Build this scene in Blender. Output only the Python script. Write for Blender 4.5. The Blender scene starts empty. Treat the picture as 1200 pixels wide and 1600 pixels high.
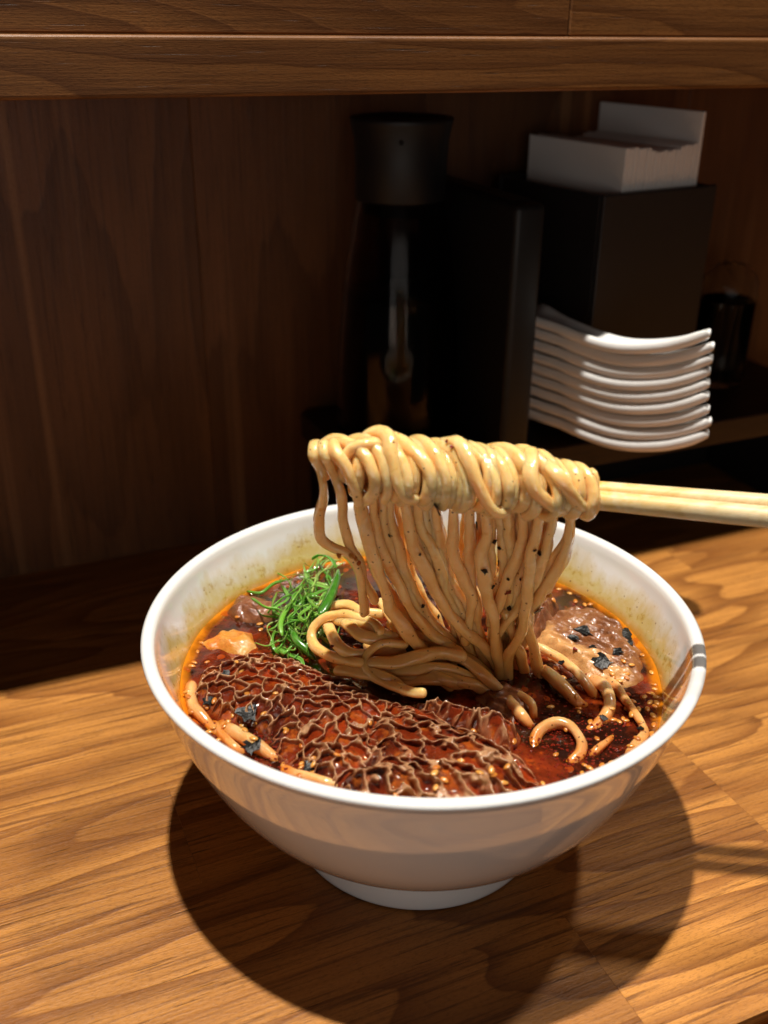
import bpy, bmesh, math, random
import numpy as np
from mathutils import Vector, Matrix
from mathutils.bvhtree import BVHTree

random.seed(7); rng = np.random.default_rng(7)
SC = bpy.context.scene
COL = SC.collection

# ------------------------------------------------------------------ camera
F_PX, PITCH, ROLL, YAW = 1585.8, 0.4515, 0.0117, 0.4141
CAM = np.array([-0.1457, -0.2950, 0.3017])
_w = np.array([math.sin(YAW)*math.cos(PITCH), math.cos(YAW)*math.cos(PITCH), -math.sin(PITCH)])
_r0 = np.array([math.cos(YAW), -math.sin(YAW), 0.0]); _u0 = np.cross(_r0, _w)
_r = math.cos(ROLL)*_r0 + math.sin(ROLL)*_u0
_u = -math.sin(ROLL)*_r0 + math.cos(ROLL)*_u0
cd = bpy.data.cameras.new('Camera'); co = bpy.data.objects.new('Camera', cd); COL.objects.link(co)
co.matrix_world = Matrix(((_r[0], _u[0], -_w[0], CAM[0]), (_r[1], _u[1], -_w[1], CAM[1]),
                          (_r[2], _u[2], -_w[2], CAM[2]), (0, 0, 0, 1)))
cd.sensor_fit = 'VERTICAL'; cd.sensor_height = 36.0; cd.sensor_width = 27.0
cd.lens = 36.0*F_PX/1600.0
cd.clip_start = 0.02; cd.clip_end = 50.0
cd.dof.use_dof = True; cd.dof.focus_distance = 0.385; cd.dof.aperture_fstop = 8.5
SC.camera = co
# ------------------------------------------------------------------ world + lamps
wd = bpy.data.worlds.new('World'); SC.world = wd; wd.use_nodes = True
bg = wd.node_tree.nodes['Background']
bg.inputs['Color'].default_value = (1.0, 0.97, 0.93, 1); bg.inputs['Strength'].default_value = 0.02
def lamp(name, loc, aim, power, radius, col, size, blend):
    d = bpy.data.lights.new(name, 'SPOT'); d.energy = power; d.shadow_soft_size = radius
    d.color = col; d.spot_size = math.radians(size); d.spot_blend = blend
    o = bpy.data.objects.new(name, d); COL.objects.link(o); o.location = loc
    o.rotation_euler = (Vector(aim)-Vector(loc)).to_track_quat('-Z', 'Y').to_euler()
    return o
lamp('ceiling_downlight', (-0.15, -0.05, 2.0), (0, 0, 0), 238, 0.026, (1.0, 0.93, 0.83), 60, 0.6)
lamp('ceiling_downlight', (0.95, -0.03, 2.0), (0.35, 0, 0), 62, 0.05, (1.0, 0.93, 0.83), 70, 0.7)
# added fill lamp behind the guest, lifts the bowl's shaded front
_d = bpy.data.lights.new('added_fill_light', 'AREA'); _d.shape = 'RECTANGLE'; _d.size = 1.3; _d.size_y = 0.6; _d.energy = 4.0; _d.color = (1.0, 0.95, 0.90)
_o = bpy.data.objects.new('added_fill_light', _d); COL.objects.link(_o); _o.location = (-0.75, -1.65, 0.18)
_o.rotation_euler = (Vector((0, 0, 0.08))-Vector(_o.location)).to_track_quat('-Z', 'Y').to_euler()
vs = SC.view_settings
SC.display_settings.display_device = 'sRGB'
vs.view_transform = 'Standard'; vs.look = 'None'; vs.gamma = 1.0; vs.use_curve_mapping = False
vs.exposure = 0.0
SC.render.engine = 'CYCLES'
SC.cycles.max_bounces = 10; SC.cycles.diffuse_bounces = 5; SC.cycles.glossy_bounces = 4
SC.cycles.transmission_bounces = 8; SC.cycles.caustics_reflective = False; SC.cycles.caustics_refractive = False
SC.cycles.use_denoising = True
SC.cycles.sample_clamp_indirect = 4.0

# ------------------------------------------------------------------ helpers
def B(px, py, z=None, y=None, x=None, d=None):
    """photo pixel -> world point on a plane (height z, depth y, side x or the noodle curtain at offset d)"""
    v = ((px-600.0)/F_PX)*_r - ((py-800.0)/F_PX)*_u + _w
    if z is not None: t = (z-CAM[2])/v[2]
    elif y is not None: t = (y-CAM[1])/v[1]
    elif x is not None: t = (x-CAM[0])/v[0]
    else:
        t = (d - (CAM-NP0)@NN)/(v@NN)
    return CAM + v*t
NP0 = np.array([0.0344, -0.0425, 0.160]); NN = np.array([0.474, 0.880, 0.0]); NN /= np.linalg.norm(NN)

def hsh(ix, iy, s):
    n = (ix.astype(np.int64)*374761393 + iy.astype(np.int64)*668265263 + s*982451653) & 0xffffffff
    n = ((n ^ (n >> 13))*1274126177) & 0xffffffff
    return ((n ^ (n >> 16)) & 0xffff)/65535.0
def vn(x, y, s=0):
    x = np.asarray(x, float); y = np.asarray(y, float)
    ix = np.floor(x); iy = np.floor(y); fx = x-ix; fy = y-iy
    fx = fx*fx*(3-2*fx); fy = fy*fy*(3-2*fy)
    a = hsh(ix, iy, s); b = hsh(ix+1, iy, s); c = hsh(ix, iy+1, s); d = hsh(ix+1, iy+1, s)
    return (a*(1-fx)+b*fx)*(1-fy) + (c*(1-fx)+d*fx)*fy
def sstep(a, b, x):
    t = np.clip((x-a)/(b-a), 0, 1); return t*t*(3-2*t)

def obj(name, V, F, mat, parent=None, smooth=True, origin=None, attrs=None):
    V = np.asarray(V, float)
    if origin is None:
        if parent is not None: origin = np.array(parent.location)
        else:
            origin = np.array([(V[:, 0].min()+V[:, 0].max())/2, (V[:, 1].min()+V[:, 1].max())/2, V[:, 2].min()])
    me = bpy.data.meshes.new(name)
    me.from_pydata((V-origin).tolist(), [], F)
    if attrs:
        for k, a in attrs.items():
            at = me.attributes.new(k, 'FLOAT', 'POINT'); at.data.foreach_set('value', np.asarray(a, np.float32))
    if smooth: me.polygons.foreach_set('use_smooth', [True]*len(me.polygons))
    me.materials.append(mat); me.update()
    o = bpy.data.objects.new(name, me); COL.objects.link(o)
    o.location = origin
    if parent is not None:
        o.parent = parent; o.location = origin - np.array(parent.location) if parent is not None else origin
        if parent.parent is not None: o.location = origin - np.array(parent.location) - np.array(parent.parent.location)
    return o
def tag(o, label, cat, group=None):
    o['label'] = label; o['category'] = cat
    if group: o['group'] = group
    return o
def struct(o): o['kind'] = 'structure'; return o
def thing(name, loc, label, cat, group=None):
    o = bpy.data.objects.new(name, None); COL.objects.link(o); o.location = loc; o.empty_display_size = 0.02
    return tag(o, label, cat, group)

def box_mesh(x0, x1, y0, y1, z0, z1, bev=0.001, seg=2):
    bm = bmesh.new(); bmesh.ops.create_cube(bm, size=1)
    for v in bm.verts:
        v.co = Vector((x0+(v.co.x+.5)*(x1-x0), y0+(v.co.y+.5)*(y1-y0), z0+(v.co.z+.5)*(z1-z0)))
    if bev > 0: bmesh.ops.bevel(bm, geom=bm.edges[:], offset=bev, segments=seg, affect='EDGES', profile=.5)
    bm.normal_update()
    V = [tuple(v.co) for v in bm.verts]; bm.verts.index_update()
    F = [[v.index for v in f.verts] for f in bm.faces]; bm.free()
    return np.array(V), F
def rotz(V, c, a):
    V = np.array(V); R = np.array([[math.cos(a), -math.sin(a), 0], [math.sin(a), math.cos(a), 0], [0, 0, 1]])
    return (V-c)@R.T + c
def lathe(profile, n=96, c=(0, 0, 0), close=False):
    V = []; F = []
    m = len(profile)
    for (r, z) in profile:
        for k in range(n):
            a = 2*math.pi*k/n; V.append((c[0]+r*math.cos(a), c[1]+r*math.sin(a), c[2]+z))
    for i in range(m-1):
        for k in range(n):
            F.append([i*n+k, i*n+(k+1) % n, (i+1)*n+(k+1) % n, (i+1)*n+k])
    if close:
        for k in range(n):
            F.append([(m-1)*n+k, (m-1)*n+(k+1) % n, (k+1) % n, k])
    else:
        if profile[0][0] > 1e-6: F.append(list(range(n))[::-1])
        if profile[-1][0] > 1e-6: F.append([(m-1)*n+k for k in range(n)])
    return np.array(V), F
def crom(P, step):
    P = np.asarray(P, float)
    Q = np.vstack([2*P[0]-P[1], P, 2*P[-1]-P[-2]])
    out = []
    for i in range(1, len(Q)-2):
        p0, p1, p2, p3 = Q[i-1], Q[i], Q[i+1], Q[i+2]
        n = max(2, int(np.linalg.norm(p2-p1)/step))
        for k in range(n):
            t = k/n
            out.append(.5*((2*p1)+(-p0+p2)*t+(2*p0-5*p1+4*p2-p3)*t*t+(-p0+3*p1-3*p2+p3)*t**3))
    out.append(P[-1])
    return np.array(out)
def tube(P, rad, ns=12, flat=1.0, sq=0.0, wob=0.06, seed=0, twist=0.0, cap=True, step=0.0012, resample=True):
    C = crom(P, step) if resample else np.asarray(P, float)
    n = len(C)
    T = np.gradient(C, axis=0); T /= np.linalg.norm(T, axis=1)[:, None]+1e-12
    up = np.array([0, 0, 1.0]) if abs(T[0][2]) < .9 else np.array([1.0, 0, 0])
    N = np.cross(T[0], up); N /= np.linalg.norm(N)
    s = np.r_[0, np.cumsum(np.linalg.norm(np.diff(C, axis=0), axis=1))]
    rad = np.interp(s/s[-1], np.linspace(0, 1, len(rad)), rad) if np.ndim(rad) else np.full(n, rad)
    w1 = vn(s/0.007, np.full(n, seed*3.1), 5)-.5; w2 = vn(s/0.006, np.full(n, seed*3.1), 9)-.5
    rows = []
    for i in range(n):
        N = N - T[i]*(N@T[i]); N /= np.linalg.norm(N)+1e-12
        Bn = np.cross(T[i], N)
        row = []
        for k in range(ns):
            a = 2*math.pi*k/ns
            cx, sx = math.cos(a), math.sin(a)
            if sq:
                m = (abs(cx)**4+abs(sx)**4)**(-.25); m = 1+(m-1)*sq
            else: m = 1
            aa = twist*s[i]
            ex = rad[i]*m*(1+wob*w1[i]*2)*cx; ey = rad[i]*m*flat*(1+wob*w2[i]*2)*sx
            ex, ey = ex*math.cos(aa)-ey*math.sin(aa), ex*math.sin(aa)+ey*math.cos(aa)
            row.append(C[i]+N*ex+Bn*ey)
        rows.append(row)
    V = []; F = []
    if cap:
        def capring(i, sgn):
            c = C[i]; base = np.array(rows[i])
            return [c+(base-c)*f+T[i]*sgn*rad[i]*h for f, h in ((.85, .45), (.5, .75))], c+T[i]*sgn*rad[i]*.85
        r0, t0 = capring(0, -1); r1, t1 = capring(n-1, 1)
        rings = [r0[1], r0[0]]+[np.array(r) for r in rows]+[r1[0], r1[1]]
    else: rings = [np.array(r) for r in rows]
    for r in rings: V.extend(r)
    m = len(rings)
    for i in range(m-1):
        for k in range(ns):
            F.append([i*ns+k, i*ns+(k+1) % ns, (i+1)*ns+(k+1) % ns, (i+1)*ns+k])
    if cap:
        V.append(t0); V.append(t1); a = len(V)-2
        for k in range(ns):
            F.append([a, (k+1) % ns, k]); F.append([a+1, (m-1)*ns+k, (m-1)*ns+(k+1) % ns])
    else:
        F.append(list(range(ns))[::-1]); F.append([(m-1)*ns+k for k in range(ns)])
    return np.array(V), F

# ------------------------------------------------------------------ materials
class NT:
    def __init__(s, name):
        s.m = bpy.data.materials.new(name); s.m.use_nodes = True; s.t = s.m.node_tree
        s.p = s.t.nodes['Principled BSDF']
    def n(s, ty, **kw):
        x = s.t.nodes.new(ty)
        for k, v in kw.items(): setattr(x, k, v)
        return x
    def l(s, a, b): s.t.links.new(a, b)
    def coord(s, scale=(1, 1, 1), rand=False, kind='Object'):
        tc = s.n('ShaderNodeTexCoord'); mp = s.n('ShaderNodeMapping'); mp.inputs['Scale'].default_value = scale
        src = tc.outputs[kind]
        if rand:
            oi = s.n('ShaderNodeObjectInfo'); ml = s.n('ShaderNodeMath', operation='MULTIPLY'); ml.inputs[1].default_value = 17.3
            s.l(oi.outputs['Random'], ml.inputs[0])
            va = s.n('ShaderNodeVectorMath', operation='ADD'); s.l(src, va.inputs[0]); s.l(ml.outputs[0], va.inputs[1]); src = va.outputs[0]
        s.l(src, mp.inputs['Vector']); return mp.outputs[0]
    def noise(s, vec, scale, detail=4, rough=.55, dist=0):
        x = s.n('ShaderNodeTexNoise'); x.inputs['Scale'].default_value = scale; x.inputs['Detail'].default_value = detail
        x.inputs['Roughness'].default_value = rough; x.inputs['Distortion'].default_value = dist
        if vec is not None: s.l(vec, x.inputs['Vector'])
        return x.outputs['Fac']
    def vor(s, vec, scale, out='Distance', feature='F1'):
        x = s.n('ShaderNodeTexVoronoi', feature=feature); x.inputs['Scale'].default_value = scale
        if vec is not None: s.l(vec, x.inputs['Vector'])
        return x
    def ramp(s, fac, stops, interp='LINEAR'):
        x = s.n('ShaderNodeValToRGB'); x.color_ramp.interpolation = interp
        e = x.color_ramp.elements
        while len(e) < len(stops): e.new(.5)
        for el, (p, c) in zip(e, stops):
            el.position = p; el.color = (*c, 1) if len(c) == 3 else c
        s.l(fac, x.inputs['Fac']); return x.outputs['Color']
    def g(s, fac, a, b):   # grey ramp -> scalar
        return s.ramp(fac, [(a, (0, 0, 0)), (b, (1, 1, 1))])
    def mix(s, fac, a, b, mode='MIX'):
        x = s.n('ShaderNodeMix', data_type='RGBA', blend_type=mode)
        for i, v in ((0, fac), (6, a), (7, b)):
            if isinstance(v, (int, float)): x.inputs[i].default_value = v
            elif isinstance(v, tuple): x.inputs[i].default_value = (*v, 1)
            else: s.l(v, x.inputs[i])
        return x.outputs[2]
    def math(s, op, a, b=0.0):
        x = s.n('ShaderNodeMath', operation=op)
        for i, v in ((0, a), (1, b)):
            if isinstance(v, (int, float)): x.inputs[i].default_value = v
            else: s.l(v, x.inputs[i])
        return x.outputs[0]
    def attr(s, name):
        x = s.n('ShaderNodeAttribute', attribute_name=name); return x.outputs['Fac']
    def bump(s, h, strength, dist, prev=None):
        x = s.n('ShaderNodeBump'); x.inputs['Strength'].default_value = strength; x.inputs['Distance'].default_value = dist
        s.l(h, x.inputs['Height'])
        if prev is not None: s.l(prev, x.inputs['Normal'])
        s.l(x.outputs[0], s.p.inputs['Normal']); return x.outputs[0]
    def set(s, **kw):
        names = dict(color='Base Color', rough='Roughness', spec='Specular IOR Level', coat='Coat Weight', coatr='Coat Roughness',
                     sss='Subsurface Weight', sssr='Subsurface Radius', ssss='Subsurface Scale', trans='Transmission Weight', ior='IOR', metal='Metallic')
        for k, v in kw.items():
            i = s.p.inputs[names[k]]
            if isinstance(v, (int, float)): i.default_value = v
            elif isinstance(v, tuple): i.default_value = (*v, 1) if len(v) == 3 and k == 'color' else v
            else: s.l(v, i)
        return s

def wood(name, light, mid, dark, axis='x', ring=1.0, rough=(.30, .5), bumpd=.0006, streak=1.0, var=.2, pale=None):
    m = NT(name)
    def sc(along, across):
        return (along, across, across) if axis == 'x' else (across, across, along)
    # growth rings: contour lines of a long stretched field give straight grain and cathedral loops
    fld = m.noise(m.coord(sc(3.2, 14), rand=True), 1.0, 1.6, .4)
    fine = m.noise(m.coord(sc(9, 60), rand=True), 1.0, 3, .55)
    ph = m.math('ADD', m.math('MULTIPLY', fld, 13*ring), m.math('MULTIPLY', fine, .7))
    saw = m.math('FRACT', ph)
    rings = m.ramp(saw, [(0.0, (0, 0, 0)), (.35, (.10, .10, .10)), (.70, (.55, .55, .55)), (.95, (1, 1, 1)), (.985, (.1, .1, .1))])
    base = m.mix(m.math('MULTIPLY', rings, .9), light, tuple(.7*a+.3*b for a, b in zip(mid, dark)))
    big = m.noise(m.coord(sc(3.5, 14), rand=True), 1.0, 3, .6)
    base = m.mix(m.math('MULTIPLY', m.g(big, .44, .62), .62), base, tuple(.55*a+.45*b for a, b in zip(mid, dark)))
    fib = m.noise(m.coord(sc(16, 560), rand=True), 1.0, 5, .7)
    base = m.mix(m.math('MULTIPLY', m.g(fib, .50, .64), .6*streak), base, dark)
    fib2 = m.noise(m.coord(sc(4, 130), rand=True), 1.0, 4, .6)
    base = m.mix(m.math('MULTIPLY', m.g(fib2, .50, .70), .5*streak), base, mid)
    pore = m.noise(m.coord(sc(34, 1300), rand=True), 1.0, 2, .5)
    pm = m.g(pore, .67, .73)
    base = m.mix(m.math('MULTIPLY', pm, .7), base, tuple(.3*v for v in dark))
    if pale:
        ps = m.noise(m.coord(sc(.9, 85), rand=True), 1.0, 2, .5); ps2 = m.noise(m.coord(sc(3, 20), rand=True), 1.0, 2, .5)
        base = m.mix(m.math('MULTIPLY', m.math('MULTIPLY', m.g(ps, .58, .70), m.g(ps2, .4, .6)), .6), base, pale)
    grit = m.noise(m.coord(sc(420, 1500)), 1.0, 3, .65)
    base = m.mix(m.math('MULTIPLY', m.g(grit, .5, .66), .35), base, dark)
    oi = m.n('ShaderNodeObjectInfo')
    hs = m.n('ShaderNodeHueSaturation'); m.l(base, hs.inputs['Color'])
    m.l(m.math('ADD', m.math('MULTIPLY', oi.outputs['Random'], var), 1-var/2), hs.inputs['Value'])
    m.set(color=hs.outputs[0], spec=.3)
    mot = m.noise(m.coord(sc(20, 160)), 1.0, 4)
    m.set(rough=m.math('ADD', m.math('MULTIPLY', mot, rough[1]-rough[0]), rough[0]))
    h = m.math('SUBTRACT', m.math('ADD', m.math('MULTIPLY', fib, .7), m.math('ADD', m.math('MULTIPLY', fib2, .5), m.math('ADD', m.math('MULTIPLY', rings, .16), m.math('MULTIPLY', grit, .45)))), m.math('MULTIPLY', pm, .35))
    m.bump(h, .8, bumpd)
    return m.m
M_TABLE = wood('table_wood', (.55, .238, .052), (.265, .094, .019), (.105, .034, .008), streak=1.25)
M_LEDGE = wood('ledge_wood', (.23, .094, .025), (.14, .052, .014), (.07, .025, .007), rough=(.38, .55), bumpd=.00025)
M_WALL = wood('wall_wood', (.150, .060, .021), (.095, .036, .012), (.055, .020, .007), axis='z', ring=.4, pale=(.27, .13, .055), rough=(.32, .5), bumpd=.0003)
M_EDGE = wood('dark_board', (.030, .014, .008), (.02, .010, .006), (.012, .006, .004))

def simple(name, color, rough=.4, **kw):
    m = NT(name); m.set(color=color, rough=rough, **kw); return m
def black_plastic(name, col, rough):
    m = simple(name, col, rough, spec=.4)
    n = m.noise(m.coord((1, 1, 1)), 900, 3); m.bump(n, .15, .0003)
    m.set(rough=m.math('ADD', m.math('MULTIPLY', m.noise(m.coord(), 40, 3), .15), rough-.07)); return m.m
M_BLACK = black_plastic('black_lacquer', (.006, .0055, .0055), .5)
M_CAP = black_plastic('black_cap', (.004, .004, .005), .5)
M_HOLDER = black_plastic('brown_black_board', (.016, .012, .011), .5)

def mat_porcelain():
    m = NT('white_porcelain')
    tc = m.n('ShaderNodeTexCoord'); sp = m.n('ShaderNodeSeparateXYZ'); m.l(tc.outputs['Object'], sp.inputs[0])
    x, y, z = sp.outputs
    r = m.math('SQRT', m.math('ADD', m.math('MULTIPLY', x, x), m.math('MULTIPLY', y, y)))
    # inside = radius smaller than the mid wall at that height
    inside = m.attr('inside')
    # oily film left by the broth above its level
    c = m.coord((1, 1, 1))
    n1 = m.noise(c, 45, 4, .6); n2 = m.noise(c, 260, 4, .7)
    stre = m.noise(m.coord((70, 70, 9)), 1.0, 4, .65)
    lvl = m.math('ADD', m.math('MULTIPLY', m.math('SUBTRACT', n1, .5), .016), m.math('MULTIPLY', m.math('SUBTRACT', stre, .5), .020))
    zz = m.math('SUBTRACT', z, lvl)
    film = m.n('ShaderNodeMapRange'); film.clamp = True
    for i, v in ((1, .0915), (2, .0815), (3, 0), (4, 1)): film.inputs[i].default_value = v
    m.l(zz, film.inputs[0])
    fl = m.math('MULTIPLY', m.math('MULTIPLY', film.outputs[0], inside), m.math('ADD', m.math('MULTIPLY', n2, .5), .6))
    near = m.n('ShaderNodeMapRange'); near.clamp = True
    for i, v in ((1, .0802), (2, .0765), (3, 0), (4, 1)): near.inputs[i].default_value = v
    m.l(m.math('SUBTRACT', z, m.math('MULTIPLY', m.math('SUBTRACT', n1, .5), .004)), near.inputs[0])
    col = m.mix(fl, (.80, .80, .79), (.60, .44, .085))
    col = m.mix(m.math('MULTIPLY', near.outputs[0], inside), col, (.58, .27, .02))
    # dried specks in the film
    sp1 = m.g(n2, .57, .66)
    col = m.mix(m.math('MULTIPLY', m.math('MULTIPLY', sp1, m.math('MULTIPLY', film.outputs[0], inside)), .65), col, (.42, .24, .04))
    v = m.vor(c, 420); dots = m.math('LESS_THAN', v.outputs['Distance'], .17)
    rnd = m.n('ShaderNodeSeparateXYZ'); m.l(v.outputs['Color'], rnd.inputs[0])
    dots = m.math('MULTIPLY', dots, m.math('GREATER_THAN', rnd.outputs[0], .80))
    col = m.mix(m.math('MULTIPLY', m.math('MULTIPLY', dots, m.math('MULTIPLY', film.outputs[0], inside)), .8), col, (.16, .07, .02))
    m.set(color=col, rough=.12, spec=.6, coat=1.0, coatr=.03, sss=.08, ssss=.003, sssr=(1.0, .9, .8))
    m.bump(m.noise(c, 30, 2), .05, .001)
    return m.m
M_BOWL = mat_porcelain()
def mat_spoon():
    m = simple('spoon_porcelain', (.86, .858, .845), .18, coat=.6, coatr=.06)
    m.bump(m.noise(m.coord(), 60, 2), .05, .001); return m.m
M_SPOON = mat_spoon()

def mat_soup():
    m = NT('chilli_broth')
    tc = m.n('ShaderNodeTexCoord'); sp = m.n('ShaderNodeSeparateXYZ'); m.l(tc.outputs['Object'], sp.inputs[0])
    x, y, z = sp.outputs
    r = m.math('SQRT', m.math('ADD', m.math('MULTIPLY', x, x), m.math('MULTIPLY', y, y)))
    c = m.coord()
    n0 = m.noise(c, 28, 5, .6, .6); n1 = m.noise(c, 75, 5, .62, .4); n2 = m.noise(c, 340, 4, .65)
    red = m.g(m.math('ADD', m.math('MULTIPLY', n0, .55), m.math('MULTIPLY', n1, .45)), .46, .62)
    col = m.mix(red, (.020, .0045, .0022), (.24, .028, .006))
    hot = m.g(m.math('ADD', m.math('MULTIPLY', n0, .7), m.math('MULTIPLY', n1, .3)), .57, .69)
    col = m.mix(m.math('MULTIPLY', hot, .8), col, (.62, .12, .008))
    col = m.mix(m.math('MULTIPLY', m.g(n2, .54, .66), .5), col, (.010, .003, .002))
    edge = m.n('ShaderNodeMapRange'); edge.clamp = True
    for i, v in ((1, .0880), (2, .0918), (3, 0), (4, 1)): edge.inputs[i].default_value = v
    m.l(m.math('ADD', r, m.math('MULTIPLY', m.math('SUBTRACT', n0, .5), .012)), edge.inputs[0])
    col = m.mix(m.math('POWER', edge.outputs[0], 1.4), col, (.62, .20, .010))
    # round oil droplets floating on top
    dv = m.vor(m.mix(.004, c, m.n('ShaderNodeTexNoise').outputs['Color'], 'ADD'), 210); dr = m.n('ShaderNodeSeparateXYZ'); m.l(dv.outputs['Color'], dr.inputs[0])
    rad = m.math('MULTIPLY', m.math('MAXIMUM', m.math('SUBTRACT', dr.outputs[0], .35), 0.0), .68)
    drop = m.math('MAXIMUM', m.math('SUBTRACT', rad, dv.outputs['Distance']), 0.0)
    dm = m.g(drop, .0, .05)
    col = m.mix(m.math('MULTIPLY', dm, .55), col, (.40, .06, .006))
    m.set(color=col, rough=.04, spec=.5, coat=.6, coatr=.02)
    v = m.vor(c, 190, feature='SMOOTH_F1')
    m.bump(m.math('ADD', m.math('MULTIPLY', n1, 1.0), m.math('ADD', m.math('MULTIPLY', n2, .25), m.math('MULTIPLY', m.math('SQRT', drop), .5))), .38, .0022)
    return m.m
M_SOUP = mat_soup()

def mat_noodle():
    m = NT('noodle')
    c = m.coord()
    n = m.noise(c, 90, 4, .6); n2 = m.noise(c, 420, 3, .6)
    col = m.ramp(n, [(.25, (.82, .47, .160)), (.5, (.89, .56, .230)), (.75, (.92, .645, .325))])
    st = m.g(m.noise(c, 150, 3, .6), .66, .74)
    col = m.mix(m.math('MULTIPLY', st, .75), col, (.72, .30, .03))
    v = m.vor(c, 430); dots = m.math('LESS_THAN', m.math('ADD', v.outputs['Distance'], m.math('MULTIPLY', n2, .16)), .25)
    rnd = m.n('ShaderNodeSeparateXYZ'); m.l(v.outputs['Color'], rnd.inputs[0])
    dots = m.math('MULTIPLY', dots, m.math('GREATER_THAN', rnd.outputs[0], .76))
    col = m.mix(m.math('MULTIPLY', dots, .85), col, (.10, .03, .01))
    # more chilli oil has soaked into the lower ends
    ge = m.n('ShaderNodeNewGeometry'); sz_ = m.n('ShaderNodeSeparateXYZ'); m.l(ge.outputs['Position'], sz_.inputs[0])
    lo_ = m.n('ShaderNodeMapRange'); lo_.clamp = True
    for i, v_ in ((1, .125), (2, .076), (3, 0), (4, .5)): lo_.inputs[i].default_value = v_
    m.l(m.math('ADD', sz_.outputs[2], m.math('MULTIPLY', m.math('SUBTRACT', n, .5), .05)), lo_.inputs[0])
    col = m.mix(lo_.outputs[0], col, (.74, .40, .085))
    wet = m.g(m.noise(c, 60, 2), .35, .65)
    m.set(color=col, rough=m.math('ADD', m.math('MULTIPLY', wet, .2), .12), spec=.5, sss=.85, ssss=.0045, sssr=(1.0, .74, .42), coat=.9, coatr=.06)
    m.bump(m.math('ADD', m.math('MULTIPLY', n2, 1.2), m.math('MULTIPLY', n, .7)), .28, .0011)
    return m.m
M_NOODLE = mat_noodle()
def mat_soaked():
    m = NT('soaked_noodle')
    # soaked in chilli oil near and below the broth surface
    c = m.coord(); ge = m.n('ShaderNodeNewGeometry'); sp = m.n('ShaderNodeSeparateXYZ'); m.l(ge.outputs['Position'], sp.inputs[0])
    n = m.noise(c, 80, 4, .6); n2 = m.noise(c, 420, 3, .6)
    pale = m.ramp(n, [(.3, (.70, .45, .17)), (.7, (.82, .63, .33))])
    h = m.n('ShaderNodeMapRange'); h.clamp = True
    for i, v in ((1, .0822), (2, .0752), (3, 0), (4, 1)): h.inputs[i].default_value = v
    m.l(m.math('ADD', sp.outputs[2], m.math('MULTIPLY', m.math('SUBTRACT', n, .5), .006)), h.inputs[0])
    col = m.mix(h.outputs[0], pale, (.62, .17, .010))
    v = m.vor(c, 430); dots = m.math('LESS_THAN', m.math('ADD', v.outputs['Distance'], m.math('MULTIPLY', n2, .16)), .25)
    rnd = m.n('ShaderNodeSeparateXYZ'); m.l(v.outputs['Color'], rnd.inputs[0])
    dots = m.math('MULTIPLY', dots, m.math('GREATER_THAN', rnd.outputs[0], .78))
    col = m.mix(m.math('MULTIPLY', dots, .85), col, (.08, .02, .01))
    m.set(color=col, rough=.2, sss=.6, ssss=.004, sssr=(1.0, .5, .2), coat=.6, coatr=.06)
    m.bump(n2, .2, .001)
    return m.m
M_SOAKED = mat_soaked()

def mat_tripe():
    m = NT('honeycomb_tripe'); c = m.coord()
    ridge = m.attr('ridge'); n = m.noise(c, 120, 4, .6); n2 = m.noise(c, 700, 4, .65); n3 = m.noise(c, 40, 3, .5)
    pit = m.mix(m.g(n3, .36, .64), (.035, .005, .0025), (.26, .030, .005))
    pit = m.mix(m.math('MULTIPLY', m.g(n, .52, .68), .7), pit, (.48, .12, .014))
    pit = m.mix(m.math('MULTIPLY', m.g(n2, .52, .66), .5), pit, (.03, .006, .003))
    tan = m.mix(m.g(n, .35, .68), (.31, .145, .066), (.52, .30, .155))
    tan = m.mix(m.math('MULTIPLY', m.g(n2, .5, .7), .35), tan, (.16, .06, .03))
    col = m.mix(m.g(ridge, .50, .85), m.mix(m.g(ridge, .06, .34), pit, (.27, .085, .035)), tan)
    m.set(color=col, rough=m.math('ADD', m.math('MULTIPLY', ridge, .22), .05), sss=.12, ssss=.0015, sssr=(1, .4, .2), coat=.7, coatr=.05)
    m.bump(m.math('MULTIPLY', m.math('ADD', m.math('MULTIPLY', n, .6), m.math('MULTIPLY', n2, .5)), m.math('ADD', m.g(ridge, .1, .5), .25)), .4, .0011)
    return m.m
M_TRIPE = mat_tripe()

def mat_meat(name, a, b, cc, fat=None):
    m = NT(name); c = m.coord(); n = m.noise(c, 70, 5, .65); n2 = m.noise(c, 420, 4, .65); f = m.attr('fat')
    col = m.ramp(n, [(.3, a), (.5, b), (.72, cc)])
    if fat: col = m.mix(f, col, m.mix(m.g(n, .35, .7), fat, tuple(.7*v for v in fat)))
    col = m.mix(m.math('MULTIPLY', m.g(n2, .55, .7), .45), col, tuple(.4*v for v in a))
    m.set(color=col, rough=.3, sss=.15, ssss=.002, sssr=(1, .4, .2), coat=.4, coatr=.06)
    m.bump(m.math('ADD', n, m.math('MULTIPLY', n2, .6)), .5, .0018); return m.m
M_BEEF = mat_meat('braised_meat', (.10, .030, .010), (.22, .080, .028), (.31, .135, .050), fat=(.62, .32, .115))
M_OFFAL = mat_meat('dark_offal', (.10, .026, .009), (.20, .066, .024), (.36, .16, .07))
M_ORANGE = mat_meat('orange_stained_slice', (.50, .10, .008), (.62, .24, .03), (.66, .42, .17))

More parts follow.
